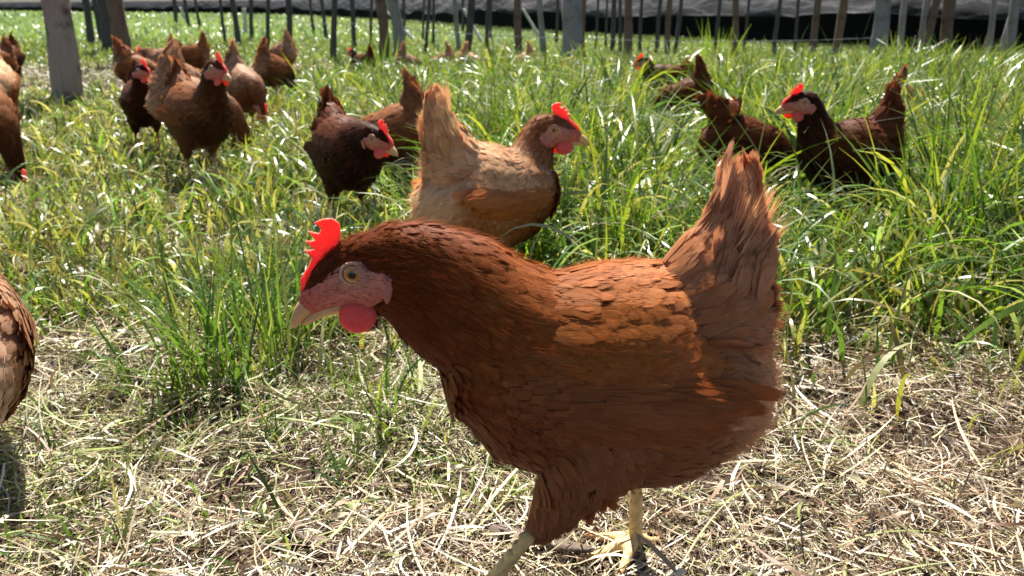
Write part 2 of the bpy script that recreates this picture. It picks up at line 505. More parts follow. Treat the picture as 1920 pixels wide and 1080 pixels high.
    def field(p):
        D = np.linalg.norm(p[:, None, :] - fp[None], axis=2) / fr[None]
        W = 1 / (D ** 5 + 1e-4)
        W /= W.sum(1)[:, None]
        d = W @ fd
        RW = np.stack([(W * (fg == k)).sum(1) for k in range(6)], 1)
        W2 = 1 / (D ** 3.2 + 1e-4); W2 /= W2.sum(1)[:, None]
        RS = np.stack([(W2 * (fg == k)).sum(1) for k in range(6)], 1)
        RS = RS * (RW > .02) + 1e-6; RS = RS / RS.sum(1)[:, None]
        return d, RW, W @ ft, RS
    # un-tilted coordinates for the trunk
    def trunk(p):
        a = -tilt
        dx = p[:, 0] - tc[0]; dz = p[:, 2] - tc[1]
        return tc[0] + dx * math.cos(a) - dz * math.sin(a), tc[1] + dx * math.sin(a) + dz * math.cos(a)
    def headframe(p):
        q = p.copy()
        if hyaw:
            a = -R(hyaw); dx = p[:, 0] - pivot[0]; dy = p[:, 1] - pivot[1]
            q[:, 0] = pivot[0] + dx * math.cos(a) - dy * math.sin(a); q[:, 1] = pivot[1] + dx * math.sin(a) + dy * math.cos(a)
        dx = q[:, 0] - eye[0]; dz = q[:, 2] - eye[1]
        return dx * math.cos(pa) + dz * math.sin(pa), -dx * math.sin(pa) + dz * math.cos(pa), q[:, 1]
    def facemask(p, RW):
        f, n, y = headframe(p)
        e = ((f - .004) / .029) ** 2 + ((n + .0105) / .0205) ** 2
        front = (f > .024) & (n < .004 - .1 * (f - .024))
        m = ((e < 1) & (np.abs(y) > .006)) | front
        ear = np.hypot((f + .0215) / .010, (n - .004) / .0095) < 1
        return m & ~ear & (np.hypot(f, n) < .07) & (RW[:, 0] + RW[:, 1] > .5)
    def colour(p, n, RW, nj):
        x, z = trunk(p)
        k = len(p)
        c = np.zeros((k, 3))
        cn = np.array(pal['neck']); ch = np.array(pal.get('head', pal['neck'])); ct = np.array(pal['tail']); cth = np.array(pal['thigh'])
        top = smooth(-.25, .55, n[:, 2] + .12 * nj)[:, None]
        rear = smooth(-.055, -.115, x + .012 * nj)[:, None] * smooth(.30, .235, z)[:, None]
        front = smooth(.015, .11, x + .02 * nj)[:, None]
        side = np.array(pal['side']) * (1 - front) + np.array(pal['breast']) * front
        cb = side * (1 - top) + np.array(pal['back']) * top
        cb = cb * (1 - rear) + np.array(pal['fluff']) * rear
        cs = smooth(.10, .06, x)[:, None] * smooth(.27, .30, z)[:, None]
        c = RW[:, 0:1] * ch + RW[:, 1:2] * cn + RW[:, 2:3] * cb + RW[:, 3:4] * ct + RW[:, 4:5] * cth + RW[:, 5:6] * np.array((.72, .5, .24))
        nb = RW[:, 1:2] * smooth(.6, .9, RW[:, 1])[:, None]
        return c
    # --- body colour
    cols = np.zeros((nv, 3)); sink = np.zeros(nv); facev = np.zeros(nv, dtype=bool); legv = np.zeros(nv)
    for a in range(0, nv, 6000):
        p = co[a:a + 6000]; n = vn[a:a + 6000]
        d, RW, tt, RS = field(p)
        c = colour(p, n, RS, np.zeros(len(p))) * .8
        fm = facemask(p, RW)
        f_, n_, y_ = headframe(p)
        pale = smooth(.020, .009, np.hypot(f_, n_))[:, None]
        redd = (smooth(.022, .045, f_) * .7 + smooth(-.014, -.028, n_) * .5)[:, None].clip(0, 1)
        fc = np.array(pal.get('face', (.50, .17, .13))) * (1 - pale) + np.array((.50, .23, .165)) * pale
        fc = fc * (1 - redd) + np.array((.56, .10, .07)) * redd
        c[fm] = fc[fm]
        lg = RW[:, 5] > .55
        c[lg] = (.78, .55, .24)
        cols[a:a + 6000] = c; facev[a:a + 6000] = fm; legv[a:a + 6000] = lg
        sink[a:a + 6000] = np.where(fm | lg, 0, 1 - RW[:, 5])
    la = m2.attributes.new('leg', 'FLOAT', 'POINT'); la.data.foreach_set('value', legv.astype(np.float32))
    at = m2.attributes.new('Col', 'FLOAT_COLOR', 'POINT')
    cc = np.ones((nv, 4), dtype=np.float32); cc[:, :3] = cols; at.data.foreach_set('color', cc.ravel())
    m2.polygons.foreach_set('use_smooth', np.ones(len(m2.polygons), dtype=bool))
    m2.materials.clear()
    link('body', m2, M_skin, root)

    # --- feathers
    m2.calc_loop_triangles()
    nt_ = len(m2.loop_triangles)
    tri = np.empty(nt_ * 3, dtype=np.int32); m2.loop_triangles.foreach_get('vertices', tri); tri = tri.reshape(-1, 3)
    A, B, C = co[tri[:, 0]], co[tri[:, 1]], co[tri[:, 2]]
    area = np.linalg.norm(np.cross(B - A, C - A), axis=1) / 2
    fs = (1.0, 1.25, 1.9)[lod]        # feather size
    cov = (7.0, 5.0, 3.6)[lod]
    dmax = cov / (.009 * .0040 * .7) / fs ** 2
    Ncand = int(area.sum() * dmax)
    #        head            neck           body          tail        thigh        leg
    LEN = np.array([.0095, .023, .026, .032, .019, .01]) * fs
    WID = np.array([.0040, .0055, .0115, .0135, .0090, .005]) * fs
    LIFT = np.array([.07, .035, .038, .045, .06, 0])
    idx = g.choice(nt_, Ncand, p=area / area.sum())
    b1 = g.random(Ncand); b2 = g.random(Ncand); fl = b1 + b2 > 1; b1[fl] = 1 - b1[fl]; b2[fl] = 1 - b2[fl]
    pp = A[idx] + (B - A)[idx] * b1[:, None] + (C - A)[idx] * b2[:, None]
    nn = vn[tri[idx, 0]] * (1 - b1 - b2)[:, None] + vn[tri[idx, 1]] * b1[:, None] + vn[tri[idx, 2]] * b2[:, None]
    nn /= np.linalg.norm(nn, axis=1)[:, None]
    # cheap first thinning: the trunk needs far fewer
    keep = g.random(Ncand)
    hd = np.linalg.norm(pp - vec(eye[0], 0, eye[1]), axis=1)
    lim = np.where(hd < .075, 1.0, np.where(hd < .19, .32, .13))
    s_ = keep < lim
    pp, nn, keep, lim = pp[s_], nn[s_], keep[s_] / lim[s_], lim[s_]
    out_p, out_n, out_d, out_L, out_W, out_c, out_l = [], [], [], [], [], [], []
    for a in range(0, len(pp), 8000):
        p = pp[a:a + 8000]; n = nn[a:a + 8000]; kp = keep[a:a + 8000]; lm = lim[a:a + 8000]
        d, RW, tt, RS = field(p)
        L = RW @ LEN; W_ = RW @ WID; lf = RW @ LIFT
        nk = RW[:, 1]
        L = L * (1 - .45 * nk * smooth(.75, .35, tt))
        L = L * (1 - .45 * nk * smooth(.1, -.4, n[:, 2]))
        x, z = trunk(p)
        soft = RW[:, 2] * smooth(-.06, -.10, x) * smooth(.32, .26, z)
        lf = lf + .14 * soft * fluffy + .018 * g.normal(size=len(p))
        dens = cov / (L * W_ * .7)
        ok = (kp < dens / dmax / lm) & (RW[:, 5] < .4) & ~facemask(p, RW) & ~((RW[:, 3] > .5) & (tt > .72))
        p, n, d, L, W_, lf, RW, soft, RS = p[ok], n[ok], d[ok], L[ok], W_[ok], lf[ok], RW[ok], soft[ok], RS[ok]
        k = len(p)
        if not k:
            continue
        nj = g.normal(size=k)
        RS = np.clip(RS * (1 + .25 * g.normal(size=RS.shape)), 0, None); RS /= RS.sum(1)[:, None]
        c = colour(p, n, RS, nj)
        v_ = (1 + .075 * g.normal(size=k))[:, None]
        c = np.clip(c * np.clip(v_, .55, 1.5), .004, .95)
        # drooping flow on the lower rear
        d = d + soft[:, None] * vec(-.15, 0, -.75) * fluffy
        d = d - (d * n).sum(1)[:, None] * n
        d /= np.linalg.norm(d, axis=1)[:, None] + 1e-9
        jt = g.normal(size=k) * (.10 + .22 * soft)
        sd = np.cross(n, d)
        d = d * np.cos(jt)[:, None] + sd * np.sin(jt)[:, None]
        out_p.append(p - n * .0012); out_n.append(n); out_d.append(d)
        out_L.append(L * (1 + .15 * g.normal(size=k)).clip(.5, 1.6)); out_W.append(W_ * (1 + .12 * g.normal(size=k)).clip(.6, 1.5)); out_c.append(c); out_l.append(lf)
    p, n, d, L, W_, c, lf = [np.concatenate(q) for q in (out_p, out_n, out_d, out_L, out_W, out_c, out_l)]
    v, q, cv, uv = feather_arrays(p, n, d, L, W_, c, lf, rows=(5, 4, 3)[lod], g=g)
    VV, QQ, CC, UU = [v], [q], [cv], [uv]
    off = len(v)
    if lod == 0:
        bf = np.nonzero(facev)[0]
        bf = bf[g.random(len(bf)) < min(1, 260 / max(1, len(bf)))]
        if len(bf):
            dd, _, _, _ = field(co[bf]); nb_ = vn[bf]
            dd = dd - (dd * nb_).sum(1)[:, None] * nb_; dd /= np.linalg.norm(dd, axis=1)[:, None]
            v, q, cv, uv = feather_arrays(co[bf], nb_, dd, .0030 + .003 * g.random(len(bf)), np.full(len(bf), .0005), np.tile(np.array((.16, .07, .04)), (len(bf), 1)), np.full(len(bf), .15), rows=2, g=g)
            VV.append(v); QQ.append(q + off); CC.append(cv); UU.append(uv); off += len(v)
    # fine loose down on the rear and at the outline
    if lod < 2:
        nd = (42000, 3500)[lod]
        ii = g.choice(len(p), nd, p=None)
        x, z = trunk(p[ii])
        wgt = smooth(-.05, -.11, x) * smooth(.30, .25, z) + .16 + 1.5 * smooth(.030, .012, np.hypot(x + .095, z - .318)) * (np.abs(n[ii, 1]) > .5)
        ii = ii[g.random(nd) < wgt]
        k = len(ii)
        _tx, _tz = trunk(p[ii]); fw = smooth(-.05, -.11, _tx) * smooth(.30, .25, _tz)
        dd = d[ii] + n[ii] * ((.06 + .10 * g.random(k)) + fw * (.12 + .2 * g.random(k)))[:, None] + (.09 + .12 * fw)[:, None] * g.normal(size=(k, 3)) + vec(0, 0, -.15) * fw[:, None]
        dd /= np.linalg.norm(dd, axis=1)[:, None]
        nn2 = n[ii] - (n[ii] * dd).sum(1)[:, None] * dd; nn2 /= np.linalg.norm(nn2, axis=1)[:, None] + 1e-9
        Ld = np.minimum(L[ii] * .8, .016) * (1 + .5 * fw) * (.5 + .8 * g.random(k))
        q0 = p[ii] + d[ii] * (L[ii] * .35)[:, None] + n[ii] * .0025
        tx_, tz_ = trunk(p[ii]); tuft = (lod == 0) * (smooth(.030, .012, np.hypot(tx_ + .095, tz_ - .318)) * (np.abs(n[ii, 1]) > .5))[:, None]
        q0 = q0 + tuft * n[ii] * .007
        dd = dd + tuft * n[ii] * .5; dd /= np.linalg.norm(dd, axis=1)[:, None]; Ld = Ld * (1 + .8 * tuft[:, 0])
        cd = c[ii] * (1 - .85 * tuft) + .85 * tuft * np.array(pal['fluff']) * 1.25
        cd = cd * (1.05 + .08 * g.normal(size=(k, 1))) * (1 - .25 * fw[:, None]) + .25 * fw[:, None] * np.array(pal['fluff'])
        v, q, cv, uv = feather_arrays(q0, nn2, dd, Ld, np.full(k, (.0006, .0014)[lod]), cd.clip(0, .95), np.full(k, .0), rows=2, g=g)
        VV.append(v); QQ.append(q + off); CC.append(cv); UU.append(uv); off += len(v)
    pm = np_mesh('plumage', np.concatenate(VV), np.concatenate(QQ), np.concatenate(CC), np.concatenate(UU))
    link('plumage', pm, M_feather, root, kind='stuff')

    m2.vertices.foreach_set('co', (co - vn * (np.minimum(.0035, .0035) * sink)[:, None]).ravel()); m2.update()

    # --- folded wings
    for sgn in (1, -1):
        rows = ((.078, 8), (.058, 10), (.036, 11), (.014, 12), (-.008, 11), (-.03, 10), (-.052, 8))
        fpn = []
        for ri, (rx, cnt) in enumerate(rows):
            for j in range(cnt * (2 if lod == 0 else 1)):
                tz = (j + .5 + .25 * g.normal()) / (cnt * (2 if lod == 0 else 1))
                zt = (.242, .246, .246, .244, .242, .240, .238)[ri]; zb = (.205, .190, .182, .184, .192, .203, .214)[ri]
                zz = zb + (zt - zb) * tz
                xx = rx + .012 * math.sin(tz * 3.1) + .008 * g.normal()
                # ride on the flank ellipse
                bx = np.interp(-xx, [-b[0] for b in BODY], [b[3] for b in BODY]); bz = np.interp(-xx, [-b[0] for b in BODY], [b[2] for b in BODY]); cz = np.interp(-xx, [-b[0] for b in BODY], [b[1] for b in BODY])
                s2 = np.clip((zz - cz) / bz, -.93, .93)
                yy = bx * math.sqrt(1 - s2 * s2) - .003 + .008 * math.sin(max(0, min(1, tz)) * math.pi)
                nrm = vec(0, math.sqrt(1 - s2 * s2) * 1.0 / bx, s2 / bz); nrm /= np.linalg.norm(nrm)
                ln = (.030, .032, .036, .042, .050, .056, .058)[ri]
                wd = (.012, .013, .014, .015, .0155, .015, .014)[ri]
                dz = -.10 + (.04 * ri - .06) * (.5 - tz) + .03 * g.normal()
                fpn.append((xx, yy, zz, nrm, ln, wd, dz))
        fpn.sort(key=lambda t: t[0])
        k = len(fpn)
        p = np.array([(t[0], t[1], t[2]) for t in fpn]); n = np.array([t[3] for t in fpn])
        d = np.array([(-1, -.05, t[6]) for t in fpn])
        d = d - (d * n).sum(1)[:, None] * n; d /= np.linalg.norm(d, axis=1)[:, None]
        # tilt with the trunk
        ca, sa = math.cos(tilt), math.sin(tilt)
        def tl(a, pos):
            b = a.copy()
            ox, oz = (tc if pos else (0, 0))
            b[:, 0] = ox + (a[:, 0] - ox) * ca - (a[:, 2] - oz) * sa; b[:, 2] = oz + (a[:, 0] - ox) * sa + (a[:, 2] - oz) * ca
            b[:, 1] *= sgn
            return b
        p, n, d = tl(p, True), tl(n, False), tl(d, False)
        zz = np.array([t[2] for t in fpn]); xx = np.array([t[0] for t in fpn])
        mixt = (smooth(.20, .285, zz) * .55)[:, None]
        c = np.array(pal['wing']) * (1 - mixt) + np.array(pal['back']) * mixt
        c = (c * (1 + .08 * g.normal(size=k)).clip(.6, 1.4)[:, None]).clip(.004, .95)
        v, q, cv, uv = feather_arrays(p, n, d, np.array([t[4] for t in fpn]), np.array([t[5] for t in fpn]), c, np.full(k, .035) + .004 * g.normal(size=k), rows=(6, 4, 3)[lod], g=g)
        link('wing', np_mesh('wing', v, q, cv, uv), M_feather, root)

    # --- tail quills, each a feather of its own
    quills = []
    for sgn in (1, -1):
        for j in range(7):
            f = j / 6
            base = rot_xz((-.088 - .016 * f, .298 - .02 * f), tilt, tc)
            ang = R(87 + 1.0 * g.normal() + 8 * f ** 1.2) + R(tail_tilt) + tilt
            ln = (.112 - .046 * f) * tail_scale
            spl = sgn * (.03 + .16 * f)
            d = vec(math.cos(ang), spl, math.sin(ang)); d /= np.linalg.norm(d)
            n = vec(-.25 * math.sin(ang), sgn, .25 * math.cos(ang) + .1); n -= n.dot(d) * d; n /= np.linalg.norm(n)
            quills.append((vec(base[0], sgn * (.004 + .014 * f), base[1]), n, d, ln))
    cv_ = []
    for sgn in (1, -1):
        for j in range(64):
            f = g.random(); hgt = g.random()
            base = rot_xz((-.072 - .036 * f - .004 * hgt, .282 + .042 * hgt), tilt, tc)
            ang = R(88 + 9 * f + 3 * g.normal()) + R(tail_tilt) + tilt
            d = vec(math.cos(ang), sgn * (-.06 + .12 * f), math.sin(ang)); d /= np.linalg.norm(d)
            n = vec(-.3 * math.sin(ang), sgn, .3 * math.cos(ang) + .1); n -= n.dot(d) * d; n /= np.linalg.norm(n)
            cv_.append((vec(base[0], sgn * (.034 - .018 * hgt + .003 * g.random()), base[1]), n, d, (.026 + .016 * g.random()) * tail_scale, .013 + .004 * g.random()))
    p, n, d = [np.array([t[i] for t in cv_]) for i in range(3)]
    c = (np.array(pal['tail'])[None] * .75 + .25 * np.array(pal['side'])[None]) * (1 + .09 * g.normal(size=(len(cv_), 1)))
    v, q, cvv, uv = feather_arrays(p, n, d, np.array([t[3] for t in cv_]), np.array([t[4] for t in cv_]), c.clip(.004, .9), np.full(len(cv_), .03), rows=(6, 5, 3)[lod], g=g, tip=2.6)
    link('tail_coverts', np_mesh('tail_coverts', v, q, cvv, uv), M_feather, root, kind='stuff')
    if lod < 2:
        for p, n, d, ln in quills:
            c = (np.array(pal['tail']) * (1 + .12 * g.normal())).clip(.004, .9)
            v, q, cv, uv = feather_arrays(p[None], n[None], d[None], np.array([ln]), np.array([.022]), c[None], np.array([.03]), rows=9, g=g, tip=5, camber=.10)
            link('tail_feather', np_mesh('tail_feather', v, q, cv, uv), M_feather, root)
    else:
        p, n, d = [np.array([t[i] for t in quills]) for i in range(3)]
        c = (np.array(pal['tail'])[None] * (1 + .12 * g.normal(size=(len(quills), 1)))).clip(.004, .9)
        v, q, cv, uv = feather_arrays(p, n, d, np.array([t[3] for t in quills]), np.full(len(quills), .026), c, np.full(len(quills), .03), rows=4, g=g, tip=3.2, camber=.10)
        link('tail', np_mesh('tail', v, q, cv, uv), M_feather, root)

    # --- comb, wattles, ear lobes
    def slab(name, outline, yc, th, mat, lean=0.0, bulge=1.0, sub=True, lodcut=True):
        pts = [to_head(p) for p in outline]
        c = np.mean(pts, axis=0)
        bm = bmesh.new()
        ringA, ringB = [], []
        n = len(pts)
        def V3(fn, y):
            dy = lean * (fn[1] - c[1])
            return bm.verts.new(Vector(H(fn, y + dy)))
        e = [V3(p, yc) for p in pts]                                  # rim
        def inset(k):
            return [c + (p - c) * k for p in pts]
        a1 = [V3(p, yc + th * .8) for p in inset(.90)]; b1_ = [V3(p, yc - th * .8) for p in inset(.90)]
        a2 = [V3(p, yc + th * bulge) for p in inset(.55)]; b2_ = [V3(p, yc - th * bulge) for p in inset(.55)]
        ca_ = V3(c, yc + th * bulge); cb_ = V3(c, yc - th * bulge)
        for i in range(n):
            j = (i + 1) % n
            bm.faces.new((e[i], e[j], a1[j], a1[i])); bm.faces.new((e[j], e[i], b1_[i], b1_[j]))
            bm.faces.new((a1[i], a1[j], a2[j], a2[i])); bm.faces.new((b1_[j], b1_[i], b2_[i], b2_[j]))
            bm.faces.new((a2[i], a2[j], ca_)); bm.faces.new((b2_[j], b2_[i], cb_))
        bmesh.ops.recalc_face_normals(bm, faces=bm.faces)
        for f in bm.faces: f.smooth = True
        me = bpy.data.meshes.new(name); bm.to_mesh(me); bm.free()
        o = link(name, me, mat, root)
        if lod == 0 and sub:
            s = o.modifiers.new('sub', 'SUBSURF'); s.levels = 1; s.render_levels = 2
        return o
    def comb():
        pts = np.array([to_head(p) for p in COMB]); n = len(pts)
        if lod == 0:      # finer rim
            pts = np.concatenate([[pts[i], pts[i] * .5 + pts[(i + 1) % n] * .5] for i in range(n)]); n = len(pts)
        e1 = pts - np.roll(pts, 1, 0); e2 = np.roll(pts, -1, 0) - pts
        nr = np.stack([-(e1 + e2)[:, 1], (e1 + e2)[:, 0]], 1); nr /= np.linalg.norm(nr, axis=1)[:, None] + 1e-9
        area = .5 * np.sum(pts[:, 0] * np.roll(pts[:, 1], -1) - np.roll(pts[:, 0], -1) * pts[:, 1])
        inn = pts + nr * (.0007 if area > 0 else -.0007)
        bm = bmesh.new()
        rim = [bm.verts.new(Vector(H(p, .05 * (p[1] - .01)))) for p in pts]
        sd_ = {}
        for sg in (1, -1):
            sd_[sg] = [bm.verts.new(Vector(H(p, .05 * (p[1] - .01) + sg * (.0016 + .0018 * max(0, min(1, 1 - (p[1] - .0) / .035)))))) for p in inn]
            for t3 in tessellate_polygon([[Vector((p[0], p[1], 0)) for p in inn]]):
                if len(set(t3)) == 3: bm.faces.new([sd_[sg][q_] for q_ in t3])
            for i in range(n):
                j = (i + 1) % n
                bm.faces.new((rim[i], rim[j], sd_[sg][j], sd_[sg][i]))
        bmesh.ops.recalc_face_normals(bm, faces=bm.faces)
        for f in bm.faces: f.smooth = len(f.verts) == 4
        me = bpy.data.meshes.new('comb'); bm.to_mesh(me); bm.free()
        link('comb', me, M_comb, root)
    comb()
    for sgn in (1, -1):
        sh = 0.0 if sgn > 0 else .010
        slab('wattle', [(x + sh, z) for x, z in WATTLE], sgn * .0135, .0030, M_comb, lean=-.35 * sgn, bulge=1.3)
        slab('earlobe', LOBE, sgn * .0248, .0020, M_lobe, lean=.0, bulge=1.2)

    # --- beak
    def beak_part(name, rings, mat, parent=root):
        seg = 12
        vs = []
        for (x, z, r1, r2, ang) in rings:      # centre, height, width, tilt of the ring
            for j in range(seg):
                a = 2 * math.pi * j / seg
                fx = -math.sin(R(ang)) * math.sin(a) * r1; fz = math.cos(R(ang)) * math.sin(a) * r1
                vs.append(HS((x + fx, z + fz), math.cos(a) * r2))
        k = len(rings); qs = []
        for i in range(k - 1):
            for j in range(seg):
                j2 = (j + 1) % seg
                qs.append((i * seg + j, i * seg + j2, (i + 1) * seg + j2, (i + 1) * seg + j))
        me = bpy.data.meshes.new(name)
        me.from_pydata([tuple(v) for v in vs], [], qs + [tuple(range(seg)), tuple(range(k * seg - 1, (k - 1) * seg - 1, -1))])
        bm = bmesh.new(); bm.from_mesh(me); bmesh.ops.recalc_face_normals(bm, faces=bm.faces)
        for f in bm.faces: f.smooth = True
        bm.to_mesh(me); bm.free()
        return link(name, me, mat, parent)
    bk = beak_part('beak', [(.2220, .2825, .0085, .0118, -26), (.2300, .2800, .0105, .0116, -30), (.2390, .2755, .0092, .0090, -36), (.2455, .2700, .0080, .0072, -42), (.2515, .2635, .0062, .0054, -50), (.2560, .2568, .0040, .0034, -62), (.2577, .2515, .0018, .0015, -80)], M_beak)
    beak_part('lower_beak', [(.2150, .2730, .0050, .0105, -26), (.2240, .2700, .0062, .0102, -30), (.2340, .2658, .0052, .0078, -34), (.2430, .2600, .0038, .0056, -40), (.2500, .2548, .0018, .0028, -45)], M_beak)
    if lod < 2:
        for sgn in (1, -1):
            me = bpy.data.meshes.new('nostril'); bm = bmesh.new()
            bmesh.ops.create_uvsphere(bm, u_segments=10, v_segments=6, radius=1)
            ax = vec(math.cos(R(-38) - A0 + 0), math.sin(R(-38) - A0))
            for vtx in bm.verts:
                a_, b_, c_ = vtx.co
                fn = to_head((.2425, .2788)) + vec(ax[0] * a_ * .0040 - ax[1] * c_ * .0013, ax[1] * a_ * .0040 + ax[0] * c_ * .0013)
                vtx.co = Vector(H(fn, sgn * (.0070) + b_ * .0016))
            for f in bm.faces: f.smooth = True
            bm.to_mesh(me); bm.free()
            link('nostril', me, M_nostril, bk)
    # --- eyes
    for sgn in (1, -1):
        if lod == 2 and abs(hyaw) > 900:
            continue
        me = bpy.data.meshes.new('eye'); bm = bmesh.new()
        bmesh.ops.create_uvsphere(bm, u_segments=(32, 16, 10)[lod], v_segments=(20, 10, 6)[lod], radius=.0098)
        for f in bm.faces: f.smooth = True
        bm.to_mesh(me); bm.free()
        eo = link('eye', me, M_eye, root)
        eo.location = Vector(H((0, 0), sgn * .0126)); eo.rotation_euler = (0, -pa, R(hyaw))
        if lod < 2:
            me = bpy.data.meshes.new('eyelid'); bm = bmesh.new()
            Rr, rr = .0088, .0015
            grid = []
            for i in range(28):
                a = 2 * math.pi * i / 28
                row = []
                for j in range(8):
                    b = 2 * math.pi * j / 8
                    rad = Rr + rr * math.cos(b)
                    row.append(bm.verts.new((rad * math.cos(a) * 1.06, sgn * (.0052) + rr * math.sin(b), rad * math.sin(a) * .95)))
                grid.append(row)
            for i in range(28):
                for j in range(8):
                    bm.faces.new((grid[i][j], grid[(i + 1) % 28][j], grid[(i + 1) % 28][(j + 1) % 8], grid[i][(j + 1) % 8]))
            bmesh.ops.recalc_face_normals(bm, faces=bm.faces)
            for f in bm.faces: f.smooth = True
            bm.to_mesh(me); bm.free()
            link('eyelid', me, M_lid, eo)
    # --- claws
    if lod == 0:
        for tp, tip, dd in claws:
            rings = []
            p0 = vec(*tp[:3]); seg = 8; vs = []; qs = []
            p1 = vec(tip[0] + dd[0] * .008, tip[1] + dd[1] * .008, .0015)
            for i, (f, r) in enumerate(((0, .0036), (.4, .003), (.75, .0018), (1, .0004))):
                c = p0 + (p1 - p0) * f + vec(0, 0, .0022 * math.sin(f * 3.1))
                sd = vec(-dd[1], dd[0], 0)
                for j in range(seg):
                    a = 2 * math.pi * j / seg
                    vs.append(c + sd * r * math.cos(a) + vec(0, 0, 1) * r * math.sin(a))
                if i:
                    for j in range(seg):
                        j2 = (j + 1) % seg
                        qs.append(((i - 1) * seg + j, (i - 1) * seg + j2, i * seg + j2, i * seg + j))
            link('claw', np_mesh('claw', np.array(vs), np.array(qs)), M_beak, root)
    return root

def feather_arrays(p, n, d, L, W, c, lift, rows=5, g=None, tip=2.2, camber=.09):
    """cards with a raised shaft, bent back towards the skin, rounded at the tip"""
    k = len(p)
    s = np.linspace(0, 1, rows + 1)
    prof = np.where(s < .55, .45 + 1.0 * s, 1.0) * np.sqrt(np.clip(1 - np.clip((s - .45) / .55, 0, 1) ** tip, 0, 1))
    prof[-1] = .14 if tip < 4 else .5
    side = np.cross(n, d)
    t = np.array([-1., 0., 1.])
    # (k, rows+1, 3, 3)
    z = lift[:, None] * L[:, None] * s[None] * (1.5 - .9 * s[None])
    P = p[:, None, None, :] + d[:, None, None, :] * (L[:, None, None, None] * (s[None, :, None, None] - .04 * (t ** 2)[None, None, :, None]))
    P = P + side[:, None, None, :] * (W[:, None, None, None] * .5 * prof[None, :, None, None] * t[None, None, :, None])
    hgt = z[:, :, None] + (camber * W[:, None, None] * .5 * prof[None, :, None] * (1 - t ** 2)[None, None, :])
    P = P + n[:, None, None, :] * hgt[..., None]
    nr = rows + 1
    base = (np.arange(k) * nr * 3)[:, None]
    loc = []
    for i in range(rows):
        for j in range(2):
            loc.append((i * 3 + j, i * 3 + j + 1, (i + 1) * 3 + j + 1, (i + 1) * 3 + j))
    loc = np.array(loc)
    q = (base[:, :, None] + loc[None]).reshape(-1, 4)
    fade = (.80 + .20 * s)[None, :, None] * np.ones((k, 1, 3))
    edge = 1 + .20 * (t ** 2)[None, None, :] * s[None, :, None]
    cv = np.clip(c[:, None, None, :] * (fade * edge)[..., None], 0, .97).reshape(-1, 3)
    uv = np.stack([np.broadcast_to(t[None, None, :], (k, nr, 3)), np.broadcast_to(s[None, :, None], (k, nr, 3))], -1).reshape(-1, 2)
    return P.reshape(-1, 3), q, cv, uv

PAL_MAIN = dict(neck=(.18, .036, .008), head=(.14, .030, .008), back=(.52, .17, .038), side=(.38, .145, .066), breast=(.26, .072, .026), wing=(.37, .13, .05), tail=(.60, .33, .195), thigh=(.38, .16, .075), fluff=(.76, .47, .27), face=(.58, .20, .15))
PAL_BUFF = dict(neck=(.25, .050, .008), head=(.20, .045, .010), back=(.86, .59, .34), side=(.44, .17, .055), breast=(.26, .065, .016), wing=(.44, .14, .035), tail=(.72, .46, .27), thigh=(.48, .23, .09), fluff=(.88, .66, .42))
PAL_DARK = dict(neck=(.028, .008, .005), head=(.042, .011, .006), back=(.17, .05, .018), side=(.048, .016, .009), breast=(.032, .010, .007), wing=(.065, .021, .010), tail=(.19, .06, .026), thigh=(.065, .022, .012), fluff=(.20, .08, .04))
PAL_RED = dict(neck=(.075, .020, .008), head=(.10, .025, .009), back=(.40, .16, .06), side=(.125, .044, .020), breast=(.07, .023, .012), wing=(.28, .095, .035), tail=(.36, .16, .08), thigh=(.24, .1, .05), fluff=(.48, .28, .16))
PAL_TAN = dict(neck=(.22, .07, .03), head=(.2, .06, .025), back=(.55, .33, .20), side=(.36, .17, .085), breast=(.2, .07, .035), wing=(.38, .18, .09), tail=(.50, .31, .2), thigh=(.32, .16, .08), fluff=(.62, .42, .27))

MAIN_LEGS = [(+.047, [(.008, .190, .058, .032), (.022, .160, .045, .029), (.037, .128, .029, .022), (.053, .099, .0165, .014), (.062, .089, .0105, .0095)], [(.0701, .0815), (.0946, .045), (.1225, .013)], 0),
             (-.043, [(-.018, .185, .052, .032), (-.028, .140, .036, .025), (-.033, .108, .021, .016), (-.0345, .088, .011, .010)], [(-.0350, .080), (-.0365, .045), (-.0376, .014)], 22)]

HENS = []   # (x, y, half width, height below which grass may stand in front)
def hen(x, y, face, pal, label, zb=.10, hw=.17, **kw):
    HENS.append((x, y, hw, zb))
    return build_hen(pal, label=label, loc=(x, y), face=face, **kw)

hen(.0811, .59, 180, PAL_MAIN, 'large red-brown hen striding left across the straw in the foreground', zb=.02, hw=.26, pose='walk', lod=0, legs=MAIN_LEGS, seed=3, group='brown hens in the pasture')

# ------------------------------------------------------------------ the other hens, near to far
G = 'brown hens in the pasture'
hen(-.050, 1.30, 36, PAL_BUFF, 'buff hen with cream rump facing right, just behind the foreground hen', zb=.10, pose='alert', lod=0, seed=11, group=G, scale=.97, tail_tilt=16, tail_scale=1.02, hyaw=-30, tilt_by=-7)
hen(-.622, .80, 122, dict(PAL_TAN, fluff=(.80, .62, .44)), 'hen at the left edge showing only brown side and cream rump fluff', zb=.03, pose='low', lod=1, seed=12, group=G, fluffy=1.6, legs=[], drop=.055)
hen(-.375, 1.78, -56, PAL_DARK, 'dark brown hen crouching forward in grass left of the buff hen', zb=.08, pose='low', lod=1, seed=13, group=G, tail_tilt=10, tail_scale=.72, scale=.86, hyaw=20)
hen(-.30, 2.15, 190, PAL_RED, 'hen mostly hidden behind the buff hen, its pointed brown tail showing above', zb=.12, pose='graze', lod=1, seed=14, group=G, scale=.84)
hen(.765, 1.78, 186, PAL_DARK, 'dark hen with tall fanned tail facing left in tall grass at the right', zb=.11, pose='tall', lod=1, seed=15, group=G, scale=.86, tail_scale=1.02)
